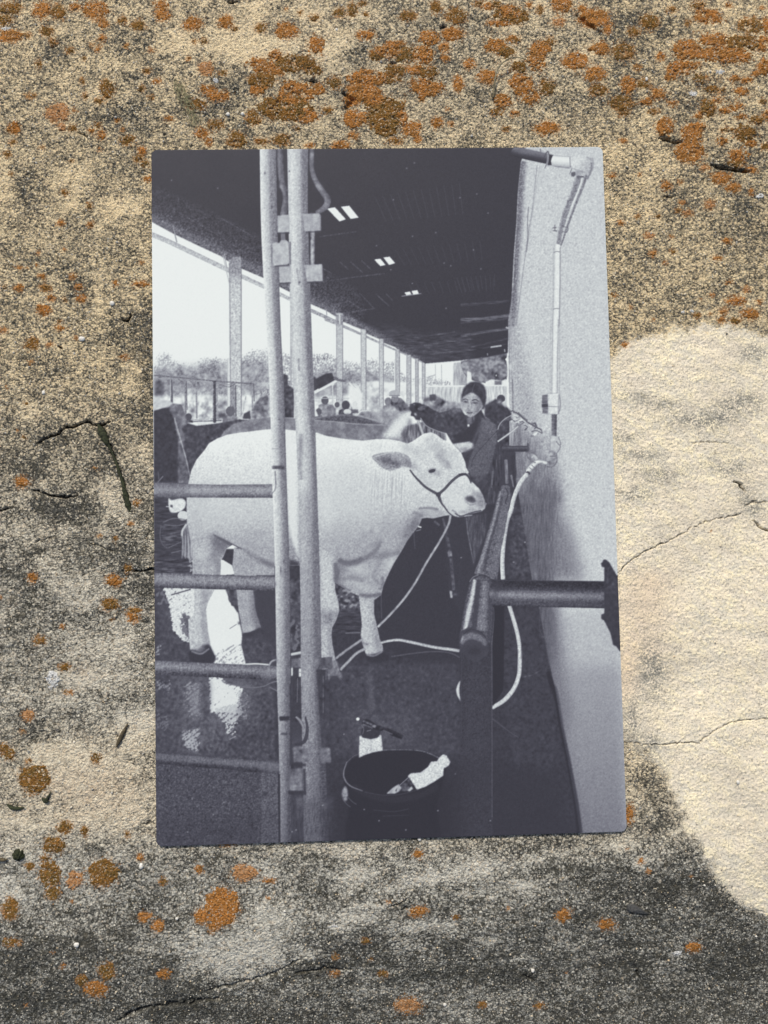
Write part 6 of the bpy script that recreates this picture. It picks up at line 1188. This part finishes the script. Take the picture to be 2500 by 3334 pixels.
# tuft of fine moss threads
rt = np.random.default_rng(5); V_, F_, off = [], [], 0
mt = simple_mat('olive_threads', (.27, .25, .12), (.40, .37, .22), 2000)
for k in range(150):
    t = rt.random(); bx, by = (1055+t*120+rt.normal(0, 16), 470+t*270+rt.normal(0, 18)); a = rt.normal(1.15, .5); L = rt.uniform(18, 60); b = rt.normal(0, .5)
    s = 'A '+' '.join('%f,%f' % (bx+L*u*math.cos(a+b*u), by+L*u*math.sin(a+b*u)) for u in (0, .35, .7, 1))
    p = path_on(s, [.0001, .0004, .0004, .0001], n=3); v_, f_ = sweep(p, np.interp(np.linspace(0, 1, len(p)), [0, .5, 1], [.8, 1.0, .3])*5e-5, n=4); V_.append(v_); F_ += [tuple(i+off for i in f) for f in f_]; off += len(v_)
tag(link_mesh('moss_tuft', np.vstack(V_), F_, mt), 'olive tuft of fine moss threads above the upper left of the print', 'moss')
stick('twig', 'G 632,712 645,680 665,640 692,588', [3, 6, 6, 2], mtwig, 'short dark twig slanting on pinkish stone left of the print', 'twig', .0004)
stick('seed_husk', 'G 40,1022 62,1038 95,1046 132,1040', [2, 6, 6, 2], mmoss, 'dark curved seed husk lying below the big round lichen', 'seed husk', .0003)
vr = bpy.data.objects.new('leaf_sprig', None); COL.objects.link(vr); x_, y_ = surf(np.array([cp('G 250,1005')[0, 0]]), np.array([cp('G 250,1005')[0, 1]])); vr.location = (x_[0], y_[0], float(base_h(x_, y_)[0])); tag(vr, 'small dark forked leaf sprig right below the big round lichen', 'leaf')
for s, rp in (('G 228,990 245,1004 262,1010', [2, 7, 4]), ('G 246,1006 262,985 278,955', [5, 4, 1.5])):
    p = path_on(s, .0003); r = np.interp(np.linspace(0, 1, len(p)), np.linspace(0, 1, len(rp)), rp)*6.7e-5; v_, f_ = sweep(p-np.array(vr.location), r, rough=.08); link_mesh('leaflet', v_, f_, mmoss, vr, smooth=True)
stick('twig', 'G -40,1322 0,1320 25,1322 45,1318', [5, 6, 5, 2], mtwig, 'dark twig end at the lower left edge beside a moss clump', 'twig', .0004)
stick('moss_clump', 'G 78,1310 95,1298 112,1300 130,1312', [8, 16, 15, 6], mmoss, 'dark green moss clump near the lower left edge', 'moss', 0., .25, 4)
def chip(name, s, th, mat, label, cat, seed=0):
    c = cp(s)[:, :2]; c = np.vstack([c, c[:1]]); x, y = surf(c[:-1, 0], c[:-1, 1]); z = base_h(x, y); m = len(x)
    cx, cy = x.mean(), y.mean(); top = np.stack([cx+(x-cx)*.82, cy+(y-cy)*.82, z+th], 1); mid = np.stack([x, y, z+th*.4], 1); bot = np.stack([cx+(x-cx)*.9, cy+(y-cy)*.9, z-.0003], 1)
    r_ = np.random.default_rng(seed); top[:, 2] += r_.uniform(-.3, .3, m)*th
    v_ = np.vstack([bot, mid, top, [[cx, cy, z.mean()+th*1.25]]]); f_ = []
    for i in range(m):
        j = (i+1) % m; f_ += [(i, j, m+j, m+i), (m+i, m+j, 2*m+j, 2*m+i), (2*m+i, 2*m+j, 3*m)]
    return tag(link_mesh(name, v_, f_, mat), label, cat)
chip('stone_chip', 'E 560,1590 562,1568 580,1558 605,1562 630,1580 660,1600 685,1613 650,1614 610,1608 580,1602', .0007, mchip, 'dark pointed stone chip below the lower right corner of the print', 'stone chip')
ICO = None
def pebble(px, py, r, seed):
    import bmesh
    x, y = surf(np.array([px]), np.array([py])); z = stone_h(x, y)[0]
    bm = bmesh.new(); bmesh.ops.create_icosphere(bm, subdivisions=2, radius=r); me = bpy.data.meshes.new('pebble'); rr = np.random.default_rng(seed); s = rr.uniform(.8, 1.2, 2)
    for v in bm.verts: v.co.x *= s[0]; v.co.y *= s[1]; v.co.z *= .7; v.co *= 1+.10*math.sin(v.co.x/r*3+seed)+.06*math.cos(v.co.y/r*4+seed)
    bm.to_mesh(me); bm.free(); me.polygons.foreach_set('use_smooth', [True]*len(me.polygons)); me.materials.append(mpeb)
    o = bpy.data.objects.new('pebble', me); COL.objects.link(o); o.location = (x[0], y[0], float(z[0])+r*.45); return o
for s, r, lab in (('E 57,1921', 6, 'bright white pebble on the dark stone at the bottom right of centre'), ('H 1549,927', 5.5, 'white pebble on the darkest stone at the lower right'), ('H 937,217', 5.5, 'white pebble touching the bottom edge of the print'), ('G 956,1638', 4.5, 'white pebble left of the largest orange lichen below the print'),
                  ('G 762,1358', 8, 'cream oval pebble below the lower left corner of the print'), ('G 415,1780', 7, 'cream pebble above the brown lichens at the bottom left'), ('H 210,605', 4, 'small white pebble below the left part of the print'), ('H 1075,1112', 5, 'small white pebble right of the broad pinkish lichen at the bottom'),
                  ('E 982,1462', 3.5, 'tiny white pebble on the dark rim of the bare stone'), ('E 1163,905', 6.5, 'cream knob pebble on the bare stone at the lower right'), ('E 1262,1738', 3.5, 'tiny white pebble at the right edge near the bottom'), ('F 492,560', 9, 'cream pebble beside a dark pit at the left'), ('F 262,882', 6, 'cream pebble above the crack at the left'),
                  ('F 675,348', 8, 'pinkish cream pebble left of the dark curved pit'), ('A 1368,690', 6, 'white pebble between brown lichens above the print'), ('A 1455,686', 6, 'cream pebble left of a large brown lichen above the print'), ('C 930,476', 6, 'white grain sitting on a brown lichen above the print'), ('B 545,178', 4.5, 'small white pebble at the top right of the bright oval lichen')):
    c = cp(s)[0]; tag(pebble(c[0], c[1], r*6.7e-5, len(lab)), lab, 'pebble', 'pale pebbles on the stone')
# loose sand: small faceted grains all over the crusted stone
rs = np.random.default_rng(11); NG_ = 26000
gx = rs.uniform(-200, 2700, NG_); gy = rs.uniform(-250, 3600, NG_); X_, Y_ = surf(gx, gy)
keep = ~((np.abs(X_) < CW_/2+.0004) & (np.abs(Y_) < CH/2+.0004)); pal_ = lookup(M_pale, gx, gy); keep &= (pal_ < .4) | (rs.random(NG_) < .06)
X_, Y_ = X_[keep], Y_[keep]; Z_ = stone_h(X_, Y_)[0]; n_ = len(X_)
t_ = (1+5**.5)/2; iv = np.array([(-1,t_,0),(1,t_,0),(-1,-t_,0),(1,-t_,0),(0,-1,t_),(0,1,t_),(0,-1,-t_),(0,1,-t_),(t_,0,-1),(t_,0,1),(-t_,0,-1),(-t_,0,1)])/1.9
if_ = np.array([(0,11,5),(0,5,1),(0,1,7),(0,7,10),(0,10,11),(1,5,9),(5,11,4),(11,10,2),(10,7,6),(7,1,8),(3,9,4),(3,4,2),(3,2,6),(3,6,8),(3,8,9),(4,9,5),(2,4,11),(6,2,10),(8,6,7),(9,8,1)])
rad = rs.lognormal(0, .32, n_)*.000115
jit = rs.uniform(.75, 1.25, (n_, 12, 3)); V_ = iv[None]*jit*rad[:, None, None]*np.array([1, 1, .75]); ang = rs.uniform(0, 6.28, n_); ca, sa = np.cos(ang)[:, None], np.sin(ang)[:, None]
V_ = np.stack([V_[..., 0]*ca-V_[..., 1]*sa, V_[..., 0]*sa+V_[..., 1]*ca, V_[..., 2]], -1)+np.stack([X_, Y_, Z_+rad*.3], -1)[:, None]
F_ = if_[None]+12*np.arange(n_)[:, None, None]
msand = bpy.data.materials.new('sand_grain'); g = NG(msand); ac = g.n('ShaderNodeAttribute', attribute_name='grain').outputs['Color']; g.l(ac, g.b.inputs['Base Color']); g.b.inputs['Roughness'].default_value = .7
sand = link_mesh('sand_grains', V_.reshape(-1, 3), F_.reshape(-1, 3), msand)
pal3 = np.array([(.46, .44, .39), (.55, .47, .34), (.66, .60, .48), (.30, .27, .22), (.14, .13, .115), (.60, .47, .30)]); ci = rs.choice(6, n_, p=[.25, .22, .13, .18, .12, .10]); cc_ = pal3[ci]*rs.uniform(.8, 1.15, (n_, 1))
attr(sand, 'grain', np.repeat(np.hstack([cc_, np.ones((n_, 1))]), 12, 0)); tag(sand, 'fine pale and dark sand grains stuck all over the crusted stone', 'sand', kind='stuff')
